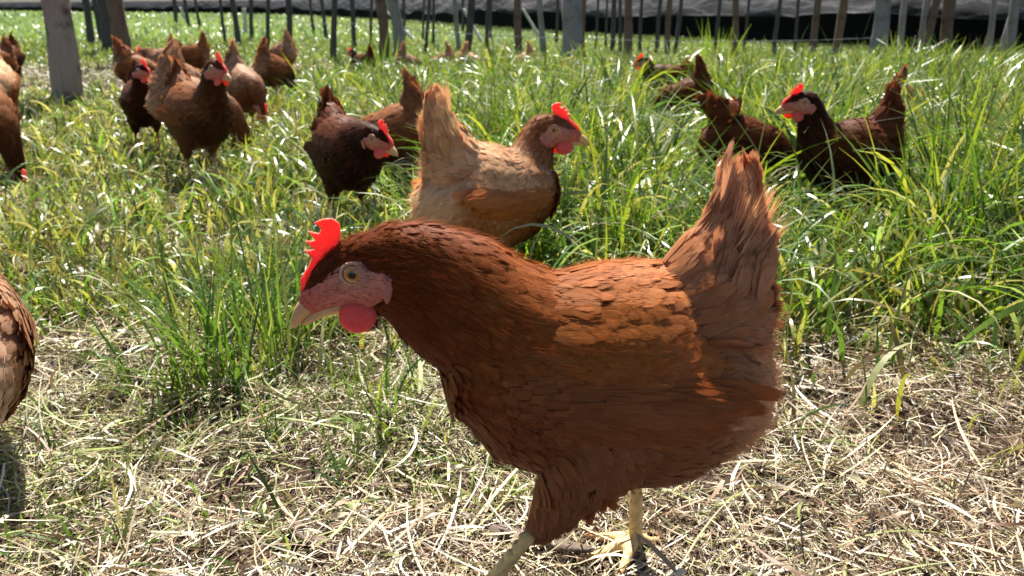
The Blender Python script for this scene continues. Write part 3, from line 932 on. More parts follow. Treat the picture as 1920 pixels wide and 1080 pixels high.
hen(.565, 1.98, -8, PAL_DARK, 'reddish dark hen feeding with raised tail, half behind the dark alert hen', zb=.14, pose='graze', lod=1, seed=16, group=G, tail_tilt=62, tail_scale=.85, scale=.80)
hen(-.905, 2.30, -42, PAL_RED, 'brown hen standing tall facing right, foremost of the left-hand group', zb=.07, pose='tall', lod=1, seed=17, group=G, scale=.97, tail_scale=.7)
hen(-1.565, 2.36, -38, PAL_RED, 'brown hen at the left edge with its head lowered into the grass', zb=.03, pose='graze', lod=1, seed=18, group=G)
hen(-1.09, 2.68, 18, PAL_TAN, 'tan hen with upright tail standing between the two tall dark hens', zb=.1, pose='graze', lod=1, seed=19, group=G, scale=.95, tail_tilt=-6, tail_scale=1.1)
hen(-1.315, 2.86, -62, PAL_DARK, 'dark hen facing the camera with head turned right, by the brown post', zb=.08, pose='tall', lod=1, seed=20, group=G, scale=.86, hyaw=30, tail_scale=.75)
hen(-1.93, 3.02, -60, PAL_BUFF, 'pale buff hen at the left edge, above the brown feeding hen', zb=.1, pose='graze', lod=1, seed=21, group=G)
hen(-1.085, 3.25, -48, PAL_TAN, 'tan hen feeding head down with cream back, right of the tall brown hen', zb=.08, pose='peck', lod=1, seed=22, group=G, scale=.92)
hen(.665, 3.02, 168, PAL_DARK, 'dark hen far right of centre showing only tail and back above the grass', zb=.15, pose='graze', lod=1, seed=23, group=G, scale=.80, hw=.15)
hen(.71, 3.72, 186, PAL_DARK, 'black-necked hen showing only its head with red comb above the grass', zb=.21, pose='alert', lod=1, seed=24, group=G, scale=.80, tail_tilt=70, tail_scale=.5, tilt_by=8, hw=.15)
hen(-1.47, 3.65, 75, PAL_TAN, 'tan hen seen from behind with its tail straight up, in the left-hand group', zb=.1, pose='graze', lod=2, seed=25, group=G, scale=.84)
hen(-1.985, 4.3, 0, PAL_RED, 'hen leaning out behind the dark camera-facing hen, reddish tail tip at left', zb=.1, pose='graze', lod=2, seed=26, group=G, scale=.84, tail_tilt=38)
hen(-1.285, 4.35, 62, PAL_RED, 'brown hen walking away with raised tail, beside the tan feeding hen', zb=.1, pose='graze', lod=2, seed=27, group=G, scale=.84)
hen(-2.13, 5.0, 160, PAL_TAN, 'pale tan hen behind the group, its dark tail up, left of the upright tan tail', zb=.1, pose='low', lod=2, seed=28, group=G, scale=.84)
hen(-3.28, 5.35, -85, PAL_DARK, 'dark hen standing near the left edge beside the thick weathered post', zb=.08, pose='alert', lod=2, seed=29, group=G, scale=.84)
hen(-3.12, 4.95, -120, PAL_RED, 'red-brown hen cut off by the left edge of the photo', zb=.08, pose='alert', lod=2, seed=30, group=G, scale=.84)
hen(-2.175, 5.6, 180, PAL_RED, 'small distant hen in full side view facing left at the rear of the group', zb=.06, pose='alert', lod=2, seed=31, group=G, scale=.84)
hen(-1.66, 6.0, 150, PAL_TAN, 'small distant tan hen with tail up, rightmost of the left-hand group', zb=.1, pose='graze', lod=2, seed=32, group=G, scale=.84)
hen(-1.00, 5.5, 150, PAL_DARK, 'far hen whose red comb shows above the grass left of the leaning post', zb=.20, pose='alert', lod=2, seed=33, group=G, scale=.66, hw=.12)
hen(-.70, 5.45, 30, PAL_TAN, 'far tan hen in tall grass, leftmost tail tip of the sunken row', zb=.20, pose='graze', lod=2, seed=34, group=G, scale=.66, hw=.12)
hen(-.46, 5.6, 170, PAL_TAN, 'far tan hen in tall grass, second tail tip of the sunken row', zb=.20, pose='graze', lod=2, seed=35, group=G, scale=.66, hw=.12)
hen(-.28, 5.4, 10, PAL_BUFF, 'far pale hen in tall grass, third tail tip of the sunken row', zb=.20, pose='graze', lod=2, seed=36, group=G, scale=.66, hw=.12)
hen(.09, 5.5, 165, PAL_BUFF, 'far pale hen in tall grass, rightmost tail tip of the sunken row', zb=.20, pose='graze', lod=2, seed=37, group=G, scale=.66, hw=.12)
hen(1.46, 3.0, 20, PAL_RED, 'hen nearly sunk in tall grass at the right, orange tail tip showing', zb=.24, pose='graze', lod=2, seed=38, group=G, scale=.74, tail_scale=.8, hw=.12)

# ------------------------------------------------------------------ posts
def post_mat(name, a, b, dark):
    m, nt, p, out = mat_new(name)
    tc = N(nt, 'ShaderNodeTexCoord')
    mp = N(nt, 'ShaderNodeMapping'); mp.inputs['Scale'].default_value = (1, 1, .12); nt.links.new(tc.outputs['Object'], mp.inputs[0])
    n1 = noise(nt, 55, 6, mp.outputs[0]); n2 = noise(nt, 6, 4, tc.outputs['Object'])
    c = mixcol(nt, n1.outputs[0], a, b)
    k = ramp(nt, n2.outputs[0], [(.52, (0, 0, 0)), (.66, (1, 1, 1))])
    c = mixcol(nt, k, c, dark)
    nt.links.new(c, p.inputs['Base Color']); p.inputs['Roughness'].default_value = .9; p.inputs['Specular IOR Level'].default_value = .2
    bp = N(nt, 'ShaderNodeBump'); bp.inputs['Strength'].default_value = .9; bp.inputs['Distance'].default_value = .012
    nt.links.new(n1.outputs[0], bp.inputs['Height']); nt.links.new(bp.outputs[0], p.inputs['Normal'])
    return m
M_post = {'weathered': post_mat('weathered_wood', (.50, .42, .37), (.24, .17, .14), (.08, .045, .035)),
          'brown': post_mat('brown_wood', (.22, .15, .11), (.13, .09, .07), (.07, .045, .035)),
          'grey': post_mat('grey_wood', (.34, .33, .32), (.22, .21, .21), (.15, .14, .14)),
          'dark': post_mat('dark_wood', (.12, .11, .11), (.07, .065, .065), (.05, .045, .045)),
          'pale': post_mat('pale_wood', (.72, .69, .64), (.55, .52, .48), (.5, .47, .42))}

def make_post(x, y, r, lean, kind, label, h=2.4, seed=0, ylean=0.0, name='wooden_post', cat='post', group='wooden posts', z0=-.15):
    g = np.random.default_rng(seed + 500)
    seg, rows = 14, 26
    a = np.linspace(0, 2 * math.pi, seg, endpoint=False)
    vs = []
    ph = g.random(6) * 6.28
    for i in range(rows + 1):
        z = z0 + (h - z0) * (i / rows) ** 1.35
        rr = r * (1.08 - .16 * z / h) * (1 + .16 * math.exp(-max(z, 0) / .12))
        cx = lean * z + .25 * r * math.sin(z * 3.0 + ph[0]) + .18 * r * math.sin(z * 7.3 + ph[1])
        cy = ylean * z + .25 * r * math.sin(z * 2.6 + ph[2])
        f = 1 + .07 * np.sin(3 * a + ph[3] + z * 2) + .05 * np.sin(5 * a + ph[4] - z * 5) + .05 * np.sin(z * 13 + ph[5]) + .025 * g.normal(size=seg)
        vs.append(np.stack([cx + rr * f * np.cos(a), cy + rr * f * np.sin(a), np.full(seg, z)], 1))
    vs = np.concatenate(vs + [np.array([[lean * h, ylean * h, h + r * .1]])])
    q = []
    for i in range(rows):
        for j in range(seg):
            j2 = (j + 1) % seg
            q.append((i * seg + j, i * seg + j2, (i + 1) * seg + j2, (i + 1) * seg + j))
    t = [(rows * seg + j, rows * seg + (j + 1) % seg, len(vs) - 1) for j in range(seg)]
    o = link(name, np_mesh(name, vs, np.array(q), tris=np.array(t)), M_post[kind], None, label=label, category=cat, group=group)
    o.location = (x, y, 0)
    return o

POSTS = [(-2.355, 4.33, .064, .035, 'weathered'), (-5.68, 11.16, .043, -.003, 'dark'), (-5.71, 11.49, .03, -.026, 'dark'), (-4.77, 9.73, .063, .115, 'dark'), (-3.5, 7.35, .065, .03, 'brown'),
 (-9.18, 22.75, .051, .003, 'dark'), (-7.72, 19.82, .038, -.009, 'dark'), (-7.09, 18.85, .03, -.029, 'dark'), (-3.77, 10.84, .018, -.005, 'dark'), (-3.6, 10.84, .032, .002, 'dark'),
 (-3.98, 12.64, .029, .097, 'dark'), (-3.08, 10.39, .024, .092, 'dark'), (-2.49, 9.14, .03, .096, 'dark'), (-3.43, 14.29, .023, .004, 'dark'), (-2.93, 13.07, .025, -.056, 'dark'),
 (-1.78, 8.15, .027, .116, 'dark'), (-1.91, 9.98, .026, -.004, 'dark'), (-1.91, 11.16, .018, .074, 'dark'), (-1.35, 8.62, .048, .003, 'brown'), (-1.26, 9.14, .059, -.061, 'grey'),
 (-1.86, 14.29, .023, .025, 'dark'), (-1.41, 13.07, .017, .068, 'dark'), (-.94, 8.92, .017, .102, 'dark'), (-1.07, 11.16, .018, .047, 'dark'), (-.65, 9.98, .026, -.072, 'grey'),
 (-1.04, 17.56, .028, .021, 'dark'), (-.49, 8.62, .036, .155, 'dark'), (-.29, 9.48, .022, .056, 'dark'), (-.34, 13.07, .017, .024, 'dark'), (.06, 8.33, .035, -.023, 'brown'),
 (.37, 9.73, .032, -.069, 'grey'), (.62, 11.49, .019, .012, 'dark'), (.47, 7.01, .078, .063, 'grey'), (.69, 8.15, .037, -.01, 'brown'), (.99, 9.73, .013, .022, 'dark'),
 (1.18, 10.39, .013, -.003, 'dark'), (1.02, 8.43, .022, .019, 'dark'), (1.2, 9.14, .018, -.035, 'dark'), (1.09, 7.73, .035, -.012, 'brown'), (1.47, 9.48, .018, -.02, 'dark'),
 (1.56, 8.92, .02, .035, 'dark'), (1.47, 7.73, .023, -.029, 'brown'), (1.75, 8.82, .02, .047, 'dark'), (2.26, 9.14, .018, .012, 'dark'), (2.09, 7.73, .028, -.047, 'brown'),
 (2.48, 8.82, .014, .018, 'dark'), (2.66, 8.33, .019, 0, 'dark'), (2.97, 8.62, .014, -.06, 'dark'), (2.82, 7.73, .03, -.015, 'brown'), (3.22, 8.15, .037, -.01, 'brown'),
 (3.42, 7.73, .066, .034, 'grey'), (3.84, 8.15, .027, -.056, 'grey'), (3.9, 7.89, .026, .004, 'grey'), (3.83, 7.58, .03, .008, 'brown'), (4.1, 7.73, .05, -.134, 'brown'),
 (4.48, 7.73, .023, -.054, 'grey'), (4.59, 7.73, .02, .104, 'grey'), (4.63, 7.58, .035, -.143, 'grey')]
ORD = 'first second third fourth fifth sixth seventh eighth ninth tenth eleventh twelfth thirteenth fourteenth fifteenth sixteenth seventeenth eighteenth nineteenth twentieth'.split()
def ordinal(n):
    if n <= 20: return ORD[n - 1]
    tens = ['', '', 'twenty', 'thirty', 'forty', 'fifty'][n // 10]
    return (tens[:-1] + 'ieth') if n % 10 == 0 else tens + '-' + ORD[n % 10 - 1]
_order = sorted(range(len(POSTS)), key=lambda i: POSTS[i][0] / POSTS[i][1])
for rank, i in enumerate(_order):
    x, y, r, ln, kind = POSTS[i]
    size = 'stout' if r > .045 else ('slim' if r > .024 else 'thin')
    tilt = 'leaning right' if ln > .08 else ('leaning left' if ln < -.05 else 'upright')
    lab = f'{size} {kind} wooden post, {tilt}, {ordinal(rank + 1)} post counted from the left edge'
    if i == 0: lab = 'thick weathered post with peeling bark, nearest the camera at the left'
    if i == 4: lab = 'thick brown post standing behind the hen group at the left'
    if i == 32: lab = 'thickest grey post standing in tall grass right of the centre'
    if i == 50: lab = 'thick pale grey post standing at the right before the dark opening'
    make_post(x, y, r, ln, kind, lab, seed=i)
for i, (x, y, ln, yl, lab) in enumerate([(-7.05, 13.0, -.05, 0, 'short white stake beside the dark posts behind the thick weathered post'),
                                         (-9.05, 23.2, -.35, 0, 'short white stake leaning beside a thin post above the hen group'),
                                         (-4.9, 15.2, .05, 0, 'short white stake behind a thin post, right of the brown hens'),
                                         (-1.62, 13.5, -1.0, .1, 'pale diagonal brace at the foot of the leaning grey post'),
                                         (-.48, 12.6, -.55, .1, 'pale diagonal brace left of centre under the net edge'),
                                         (.47, 14.2, -.62, .1, 'pale diagonal brace just left of the thickest grey post')]):
    make_post(x, y, .035 if i < 3 else .025, ln, 'pale', lab, h=.46, seed=90 + i, ylean=yl, name='wooden_stake', cat='stake', group='pale stakes and braces')

# ------------------------------------------------------------------ shade net, the black sheet standing in for shade under it, and wires
BASE = np.array([(14, 6.6), (9, 7.7), (6.8, 8.3), (5.2, 8.75), (3.9, 10.0), (2.4, 13.2), (-.7, 19), (-5.6, 33), (-16, 54), (-55, 86), (-140, 120)], dtype=float)
def along(base, n):
    seg = np.r_[0, np.cumsum(np.linalg.norm(np.diff(base, axis=0), axis=1))]
    t = np.linspace(0, 1, n) ** 2.2 * seg[-1]
    return np.stack([np.interp(t, seg, base[:, 0]), np.interp(t, seg, base[:, 1])], 1), t

def make_net():
    n, m = 700, 40
    b, t = along(BASE, n)
    tx = np.gradient(b, axis=0); tx /= np.linalg.norm(tx, axis=1)[:, None]
    nb = np.stack([tx[:, 1], -tx[:, 0]], 1)
    nb *= np.sign(nb[:, 1:2] + 1e-9)          # backwards
    S = np.linspace(0, 1, m) ** 1.6
    T, SS = np.meshgrid(t, S)
    edge = .29 + .13 * vnoise(T * .55, T * 0 + 3) + .06 * np.sin(T * 1.9) * vnoise(T * .3, T * 0 + 9)
    back = SS * 3.6
    zz = edge + 2.2 * SS ** .8 - .12 * np.abs(np.sin(T * .9)) * np.sin(SS * 3.14) + .10 * (vnoise(T * 1.4 + 5, SS * 9) - .5) + .06 * (vnoise(T * 4.2 + SS * 9, SS * 22 - T) - .5) + .02 * (vnoise(T * 12, SS * 40 + T * 3) - .5) + .10 * SS ** .3 * (1 - np.abs(2 * vnoise(T * .8 + SS * 14, SS * 5 + 30) - 1)) ** 3 + .07 * SS ** .3 * (1 - np.abs(2 * vnoise(T * 1.7 - SS * 16, SS * 7 + 11) - 1)) ** 4
    zz[0] = edge[0]
    X = b[None, :, 0] + nb[None, :, 0] * back; Y = b[None, :, 1] + nb[None, :, 1] * back
    v = np.stack([X, Y, zz], -1).reshape(-1, 3)
    i = np.arange(n - 1)[None, :] + np.arange(m - 1)[:, None] * n
    q = np.stack([i, i + 1, i + n + 1, i + n], -1).reshape(-1, 4)
    mt, nt, p, out = mat_new('shade_net')
    tc = N(nt, 'ShaderNodeTexCoord')
    n1 = noise(nt, 3.0, 6, tc.outputs['Object']); n2 = noise(nt, 30, 3, tc.outputs['Object'])
    c = mixcol(nt, n1.outputs[0], (.018, .018, .022), (.062, .062, .074))
    for sc_, rot_ in ((.9, .5), (1.3, -.35), (2.3, .15)):
        mp = N(nt, 'ShaderNodeMapping'); mp.inputs['Rotation'].default_value = (0, rot_, 0); nt.links.new(tc.outputs['Object'], mp.inputs[0])
        wv = N(nt, 'ShaderNodeTexWave', bands_direction='Z'); wv.inputs['Scale'].default_value = sc_; wv.inputs['Distortion'].default_value = 5; wv.inputs['Detail'].default_value = 3; wv.inputs['Detail Scale'].default_value = .7
        nt.links.new(mp.outputs[0], wv.inputs[0])
        f_ = N(nt, 'ShaderNodeMapRange'); nt.links.new(wv.outputs['Fac'], f_.inputs[0]); f_.inputs[1].default_value = .93; f_.inputs[2].default_value = 1.0; f_.inputs[4].default_value = .7
        c = mixcol(nt, f_.outputs[0], c, (.20, .20, .22))
    nt.links.new(c, p.inputs['Base Color']); p.inputs['Roughness'].default_value = .7; p.inputs['Specular IOR Level'].default_value = .3
    tr = N(nt, 'ShaderNodeBsdfTranslucent'); nt.links.new(c, tr.inputs[0])
    mx = N(nt, 'ShaderNodeMixShader'); mx.inputs[0].default_value = .4
    nt.links.new(p.outputs[0], mx.inputs[1]); nt.links.new(tr.outputs[0], mx.inputs[2])
    tp = N(nt, 'ShaderNodeBsdfTransparent')
    mx2 = N(nt, 'ShaderNodeMixShader')
    a = N(nt, 'ShaderNodeMapRange'); nt.links.new(n2.outputs[0], a.inputs[0]); a.inputs[1].default_value = .3; a.inputs[2].default_value = .7; a.inputs[3].default_value = .25; a.inputs[4].default_value = .55
    nt.links.new(a.outputs[0], mx2.inputs[0]); nt.links.new(mx.outputs[0], mx2.inputs[1]); nt.links.new(tp.outputs[0], mx2.inputs[2])
    nt.links.new(mx2.outputs[0], out.inputs['Surface'])
    link('shade_net', np_mesh('shade_net', v, q), mt, label='grey draped shade netting stretched across the whole background', category='net')
    # added near-black sheet: paints the deep shade behind the hanging edge
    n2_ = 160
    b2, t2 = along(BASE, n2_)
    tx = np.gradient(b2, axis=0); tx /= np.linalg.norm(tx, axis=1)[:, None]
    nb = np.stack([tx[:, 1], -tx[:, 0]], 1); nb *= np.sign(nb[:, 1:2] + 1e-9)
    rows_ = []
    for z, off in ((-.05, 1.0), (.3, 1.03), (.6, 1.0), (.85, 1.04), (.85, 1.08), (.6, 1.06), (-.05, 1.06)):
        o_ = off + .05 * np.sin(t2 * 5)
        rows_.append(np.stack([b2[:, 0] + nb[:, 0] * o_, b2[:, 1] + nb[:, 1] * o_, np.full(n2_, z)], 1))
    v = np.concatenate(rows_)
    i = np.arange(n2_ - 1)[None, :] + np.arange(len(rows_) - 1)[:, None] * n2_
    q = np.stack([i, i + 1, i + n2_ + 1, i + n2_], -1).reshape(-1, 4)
    link('shade_backdrop', np_mesh('shade_backdrop', v, q), simple('shade_black', (.012, .012, .014), .9, .1), label='black sheet added to stand for the shade beneath the grey netting', category='backdrop')
make_net()

M_wire = simple('wire', (.35, .35, .36), .4)
def make_wire(p0, p1, sag, label, r=.0035):
    n, seg = 24, 6
    vs = []
    for i in range(n + 1):
        f = i / n
        c = vec(*p0) * (1 - f) + vec(*p1) * f - vec(0, 0, sag * 4 * f * (1 - f))
        for j in range(seg):
            a = 2 * math.pi * j / seg
            vs.append(c + vec(0, r * math.cos(a), r * math.sin(a)))
    q = [(i * seg + j, i * seg + (j + 1) % seg, (i + 1) * seg + (j + 1) % seg, (i + 1) * seg + j) for i in range(n) for j in range(seg)]
    link('fence_wire', np_mesh('fence_wire', np.array(vs), np.array(q)), M_wire, label=label, category='wire', group='fence wires')
make_wire((-1.26 - .02, 9.14, .27), (.47, 7.01, .24), .015, 'thin sagging wire strung from the leaning grey post to the thickest post')
make_wire((-2.45, 9.14, .32), (-1.30, 9.14, .33), .012, 'thin sagging wire left of the leaning grey post')
make_wire((.55, 7.01, .24), (3.44, 7.73, .22), .03, 'thin sagging wire from the thickest post to the pale grey post')

# ------------------------------------------------------------------ grass and straw
def blades(root, az, L, W, tilt, bend, curl, twist, col, S, base_tint=(1.25, 1.15, .8), base_len=.25, pw=1.4, taper=2.2):
    k = len(root)
    P = np.zeros((k, S + 1, 2, 3), dtype=np.float32)
    C = np.zeros((k, S + 1, 2, 3), dtype=np.float32)
    p = root.copy()
    bt = np.array(base_tint)
    for s in range(S + 1):
        f = s / S
        th = tilt + bend * f ** pw
        a = az + curl * f
        d = np.stack([np.sin(th) * np.cos(a), np.sin(th) * np.sin(a), np.cos(th)], 1)
        if s:
            p = p + d * (L / S)[:, None]
        sd = np.stack([-np.sin(a), np.cos(a), np.zeros(k)], 1)
        nr = np.cross(d, sd)
        tw = twist * f + (twist * 0)
        sv = sd * np.cos(tw)[:, None] + nr * np.sin(tw)[:, None]
        wd = W * min(1.0, .6 + 1.4 * f) * max(.05, 1 - f ** taper) * .5
        P[:, s, 0] = p - sv * wd[:, None]; P[:, s, 1] = p + sv * wd[:, None]
        g_ = max(0., 1 - f / base_len)
        cc = col * (1 + (bt - 1) * g_)
        C[:, s, 0] = cc; C[:, s, 1] = cc
    base = (np.arange(k) * (S + 1) * 2)[:, None]
    loc = np.array([(2 * i, 2 * i + 1, 2 * i + 3, 2 * i + 2) for i in range(S)])
    q = (base[:, :, None] + loc[None]).reshape(-1, 4)
    return P.reshape(-1, 3), q, np.clip(C, 0.003, .95).reshape(-1, 3)

class Pile:
    def __init__(self): self.v, self.q, self.c, self.n = [], [], [], 0
    def add(self, a):
        v, q, c = a
        self.v.append(v); self.q.append(q + self.n); self.c.append(c); self.n += len(v)
    def build(self, name, mat, **kw):
        return link(name, np_mesh(name, np.concatenate(self.v), np.concatenate(self.q), np.concatenate(self.c)), mat, None, **kw)

def scatter(n, y0, y1, margin=.35):
    """even over the ground of the viewed wedge between two distances"""
    y = np.sqrt(rng.random(n) * (y1 * y1 - y0 * y0) + y0 * y0)
    hw = .66 * y + margin
    x = (rng.random(n) * 2 - 1) * hw
    return x, y

def cap_height(x, y, h, exempt=.07):
    """grass the flock has trodden and eaten down around each bird"""
    h = h.copy()
    for hx, hy, hw, zb in HENS:
        lx = hx * y / hy
        m = (y < hy + .05) & (y > hy * .25) & (np.abs(x - lx) < hw * np.clip(y / hy, .3, 1))
        zl = .5 - (.5 - zb) * y / hy
        lim = np.maximum(.02, zl * (.55 + .5 * rng.random(len(x))))
        ex = rng.random(len(x)) < exempt
        h = np.where(m & ~ex & (h > lim), lim, h)
        inside = (np.hypot(x - hx, y - hy) < .085)
        h = np.where(inside, np.minimum(h, .05), h)
    return h

GREEN = np.array([(.062, .125, .014), (.12, .20, .022), (.24, .31, .035), (.105, .17, .060), (.33, .35, .055), (.08, .155, .02)])
STRAW = np.array([(.60, .49, .32), (.72, .63, .46), (.44, .33, .21), (.80, .74, .60), (.52, .46, .26), (.34, .22, .14)])

def right_side(x, y):
    return smooth(-.42, .02, x / y + .10 * (vnoise(x * 2.2 + 9, y * 2.2) - .5))

def cover(x, y):
    """how much living grass: bare straw near the camera, lush on the right"""
    r = right_side(x, y)
    pn = vnoise(x * 4.1 + 3, y * 4.1 + 8) * .65 + vnoise(x * 11 + 1, y * 11) * .35
    yb = .97 + .05 * r + .34 * (pn - .5)
    near = smooth(yb - .06, yb + .34, y)
    left_patchy = smooth(.40, .60, pn + .30 * smooth(1.1, 2.0, y))
    c = near * (r * (.55 + .45 * smooth(1.2, 1.8, y)) + (1 - r) * (.20 + .55 * left_patchy)) + .05 * smooth(.70, .95, y)
    strip = (1 - r) * smooth(4.3, 5.0, y) * smooth(7.6, 6.6, y) * smooth(-.1, -.3, x / y)
    return c * (1 - .93 * strip)

def height_field(x, y):
    r = right_side(x, y)
    n = smooth(.95, 1.75, y)
    h = (.055 + .06 * vnoise(x * 3, y * 3)) * (1 - r) + (.20 + .10 * vnoise(x * 2.1 + 4, y * 2.1)) * r
    h = h * (.42 + .58 * n)
    far = smooth(4.6, 7.0, y)
    h = h * (1 - far) + (.07 * (1 - r) + .045 * r) * far
    weeds = smooth(11, 13, y) * (1 - r)
    return h * (1 + .9 * weeds)

grass = Pile()
def lay_grass(n, y0, y1, wmin, wmax, S, hs=1.0):
    x, y = scatter(n, y0, y1)
    # clumped
    keep = rng.random(n) < cover(x, y) * (.45 + .9 * vnoise(x * 9, y * 9 + 20))
    x, y = x[keep], y[keep]
    k = len(x)
    h = height_field(x, y) * (.45 + .85 * rng.random(k)) * hs
    h = cap_height(x, y, h)
    fac = h / (height_field(x, y) + 1e-6)
    az = rng.random(k) * 6.283
    tilt = np.abs(rng.normal(size=k)) * .34 + .03
    bend = np.abs(rng.normal(size=k)) * .95 + .15
    L = h * (1 + .25 * bend)
    W = wmin + (wmax - wmin) * rng.random(k) ** 1.3
    W = W * np.clip(.5 + L / .2, .5, 1.15)
    pick = rng.integers(0, len(GREEN), k)
    r = right_side(x, y)
    col = GREEN[pick] * (.50 + .45 * rng.random((k, 1)))
    yel = (rng.random(k) < .12 + .44 * (1 - r) * smooth(6, 3, y) + .18 * smooth(1.6, 1.0, y))
    col[yel] = STRAW[rng.integers(0, len(STRAW), yel.sum())] * (.44, .50, .30)
    weeds = smooth(11, 14, y) * (1 - r)
    col = col * (1 - .5 * weeds[:, None]) + np.array((.17, .25, .13)) * .5 * weeds[:, None] * 1.3
    root = np.stack([x, y, ground_z(x, y) * np.exp(-(x * x + y * y) / 1600) - .004], 1)
    grass.add(blades(root, az, L, W, tilt, bend, rng.normal(size=k) * .35, rng.normal(size=k) * .7, col, S))

lay_grass(15000, .68, 1.6, .0024, .0105, 7)
lay_grass(23000, 1.6, 3.0, .0035, .0130, 6)
lay_grass(46000, 3.0, 6.0, .0045, .0140, 4)
lay_grass(70000, 6.0, 12.0, .007, .014, 3)
lay_grass(52000, 12.0, 30.0, .016, .034, 2)
lay_grass(22000, 30.0, 110.0, .06, .12, 2, 1.1)

def clump(cx, cy, rad, n, h, spread=.55, wmin=.003, wmax=.006, pal=GREEN, S=8, bendk=.85, cap=False):
    a = rng.random(n) * 6.283; rr = rad * np.sqrt(rng.random(n))
    x = cx + rr * np.cos(a); y = cy + rr * np.sin(a)
    hh = h * (.5 + .55 * rng.random(n))
    if cap: hh = cap_height(x, y, hh, .2)
    col = pal[rng.integers(0, len(pal), n)] * (.5 + .45 * rng.random((n, 1)))
    root = np.stack([x, y, ground_z(x, y) - .004], 1)
    grass.add(blades(root, a + rng.normal(size=n) * .9, hh, wmin + (wmax - wmin) * rng.random(n), np.abs(rng.normal(size=n)) * spread * .5 + .04,
                     np.abs(rng.normal(size=n)) * bendk + .08, rng.normal(size=n) * .4, rng.normal(size=n) * .8, col, S))

def flopped(n, y0, y1, lmin, lmax, wmin, wmax):
    x, y = scatter(n, y0, y1)
    keep = rng.random(n) < cover(x, y) * (.25 + .75 * right_side(x, y))
    x, y = x[keep], y[keep]; k = len(x)
    L = (lmin + (lmax - lmin) * rng.random(k)) * (.55 + .45 * right_side(x, y))
    L = np.minimum(L, cap_height(x, y, L, .15) * 1.9 + .03)
    col = np.array([(.12, .24, .05), (.20, .31, .12), (.26, .36, .16), (.18, .32, .05), (.45, .42, .22)])[rng.integers(0, 5, k)] * (.55 + .45 * rng.random((k, 1)))
    root = np.stack([x, y, ground_z(x, y) - .004], 1)
    grass.add(blades(root, rng.random(k) * 6.283, L, wmin + (wmax - wmin) * rng.random(k), .12 + .35 * rng.random(k), 1.3 + .9 * rng.random(k), rng.normal(size=k) * .5, rng.normal(size=k) * 1.2, col, 9, pw=1.8))
flopped(4200, 1.0, 2.4, .14, .34, .004, .011)
flopped(5200, 2.4, 5.5, .20, .40, .006, .014)
DEEP = np.array([(.07, .16, .022), (.10, .20, .03), (.16, .26, .05), (.22, .26, .08)])
clump(-.40, 1.06, .10, 150, .25, wmax=.0055, pal=DEEP)
clump(-.34, 1.16, .08, 70, .23, pal=DEEP)
clump(-.47, 1.00, .07, 46, .17, pal=DEEP)
clump(-.52, 1.22, .12, 70, .14)
clump(-.75, 1.30, .14, 90, .11)
clump(-.16, .90, .05, 26, .13, pal=DEEP, wmax=.004)
clump(-.125, .84, .03, 8, .12, wmax=.004)
clump(-.19, .97, .06, 30, .12, wmax=.004)
clump(-.395, .665, .008, 3, .125, spread=.15, wmin=.0028, wmax=.0036, pal=np.array([(.38, .40, .16), (.45, .42, .2)]), bendk=.15)
clump(-.30, .80, .02, 3, .09, wmax=.003)
clump(-.50, .70, .04, 8, .05, wmax=.004)
clump(-.03, .70, .05, 4, .07, wmax=.0045)
for cx, cy, rad, n, h in ((.95, 1.62, .16, 90, .36), (1.15, 1.95, .2, 110, .40), (.80, 1.52, .12, 55, .27), (.62, 1.48, .10, 40, .22), (.95, 1.35, .12, 60, .22),
                          (.75, 1.25, .12, 40, .15), (1.28, 2.4, .25, 90, .38), (1.25, 3.1, .3, 110, .40), (.45, 2.4, .2, 90, .30), (.15, 2.3, .2, 90, .30), (.22, 1.75, .12, 60, .25),
                          (.05, 1.9, .12, 60, .27), (-.35, 2.9, .2, 70, .24), (-.6, 2.5, .15, 50, .17), (.3, 1.45, .12, 50, .18), (-.55, 1.75, .12, 50, .16), (.9, 3.6, .3, 100, .36),
                          (1.9, 3.2, .4, 120, .40), (-.28, 1.6, .07, 30, .17), (-.2, 4.4, .4, 120, .30), (.4, 4.2, .3, 90, .30)):
    clump(cx, cy, rad, n, h, spread=.45, wmin=.0035, wmax=.0075, cap=True, bendk=.9)
for i in range(130):      # small trodden tufts in the foreground straw, more on the left
    cx = rng.uniform(-.62, .02); cy = rng.uniform(.60, 1.05)
    if abs(cx - .08) < .3 and cy < .72 and cx > -.2: continue
    clump(cx, cy, .035, int(rng.integers(4, 15)), rng.uniform(.03, .09), spread=1.5, wmin=.002, wmax=.005, pal=np.vstack([DEEP, [(.38, .38, .14), (.26, .34, .08)]]), bendk=1.1, S=6)
for i in range(40):
    cx = rng.uniform(.30, .95); cy = rng.uniform(.93, 1.35)
    clump(cx, cy, .05, int(rng.integers(6, 18)), rng.uniform(.05, .13), spread=1.2, wmin=.0025, wmax=.007, pal=np.vstack([DEEP, [(.40, .36, .16), (.26, .34, .08)]]), bendk=1.2, S=6)
LIME = np.array([(.24, .38, .04), (.30, .44, .06)])
clump(1.50, 6.1, .16, 46, .42, spread=.3, wmin=.008, wmax=.014, pal=LIME, bendk=.2)
clump(-.95, 5.9, .2, 40, .34, spread=.3, wmin=.008, wmax=.014, pal=LIME, bendk=.25)
for cx in (-1.05, -.8, -.55, -.3, -.05, .2):
    clump(cx, 4.9, .26, 130, .27, spread=.5, wmin=.006, wmax=.011, bendk=.8)
clump(.60, 3.45, .22, 130, .26, spread=.4, wmin=.005, wmax=.009, bendk=.7)
clump(.66, 2.75, .16, 60, .20, spread=.4, wmin=.004, wmax=.008, bendk=.7)
clump(1.40, 2.7, .22, 120, .30, spread=.4, wmin=.005, wmax=.009, bendk=.7)
clump(1.55, 3.9, .35, 16, .52, spread=.9, wmin=.004, wmax=.008, bendk=.4)
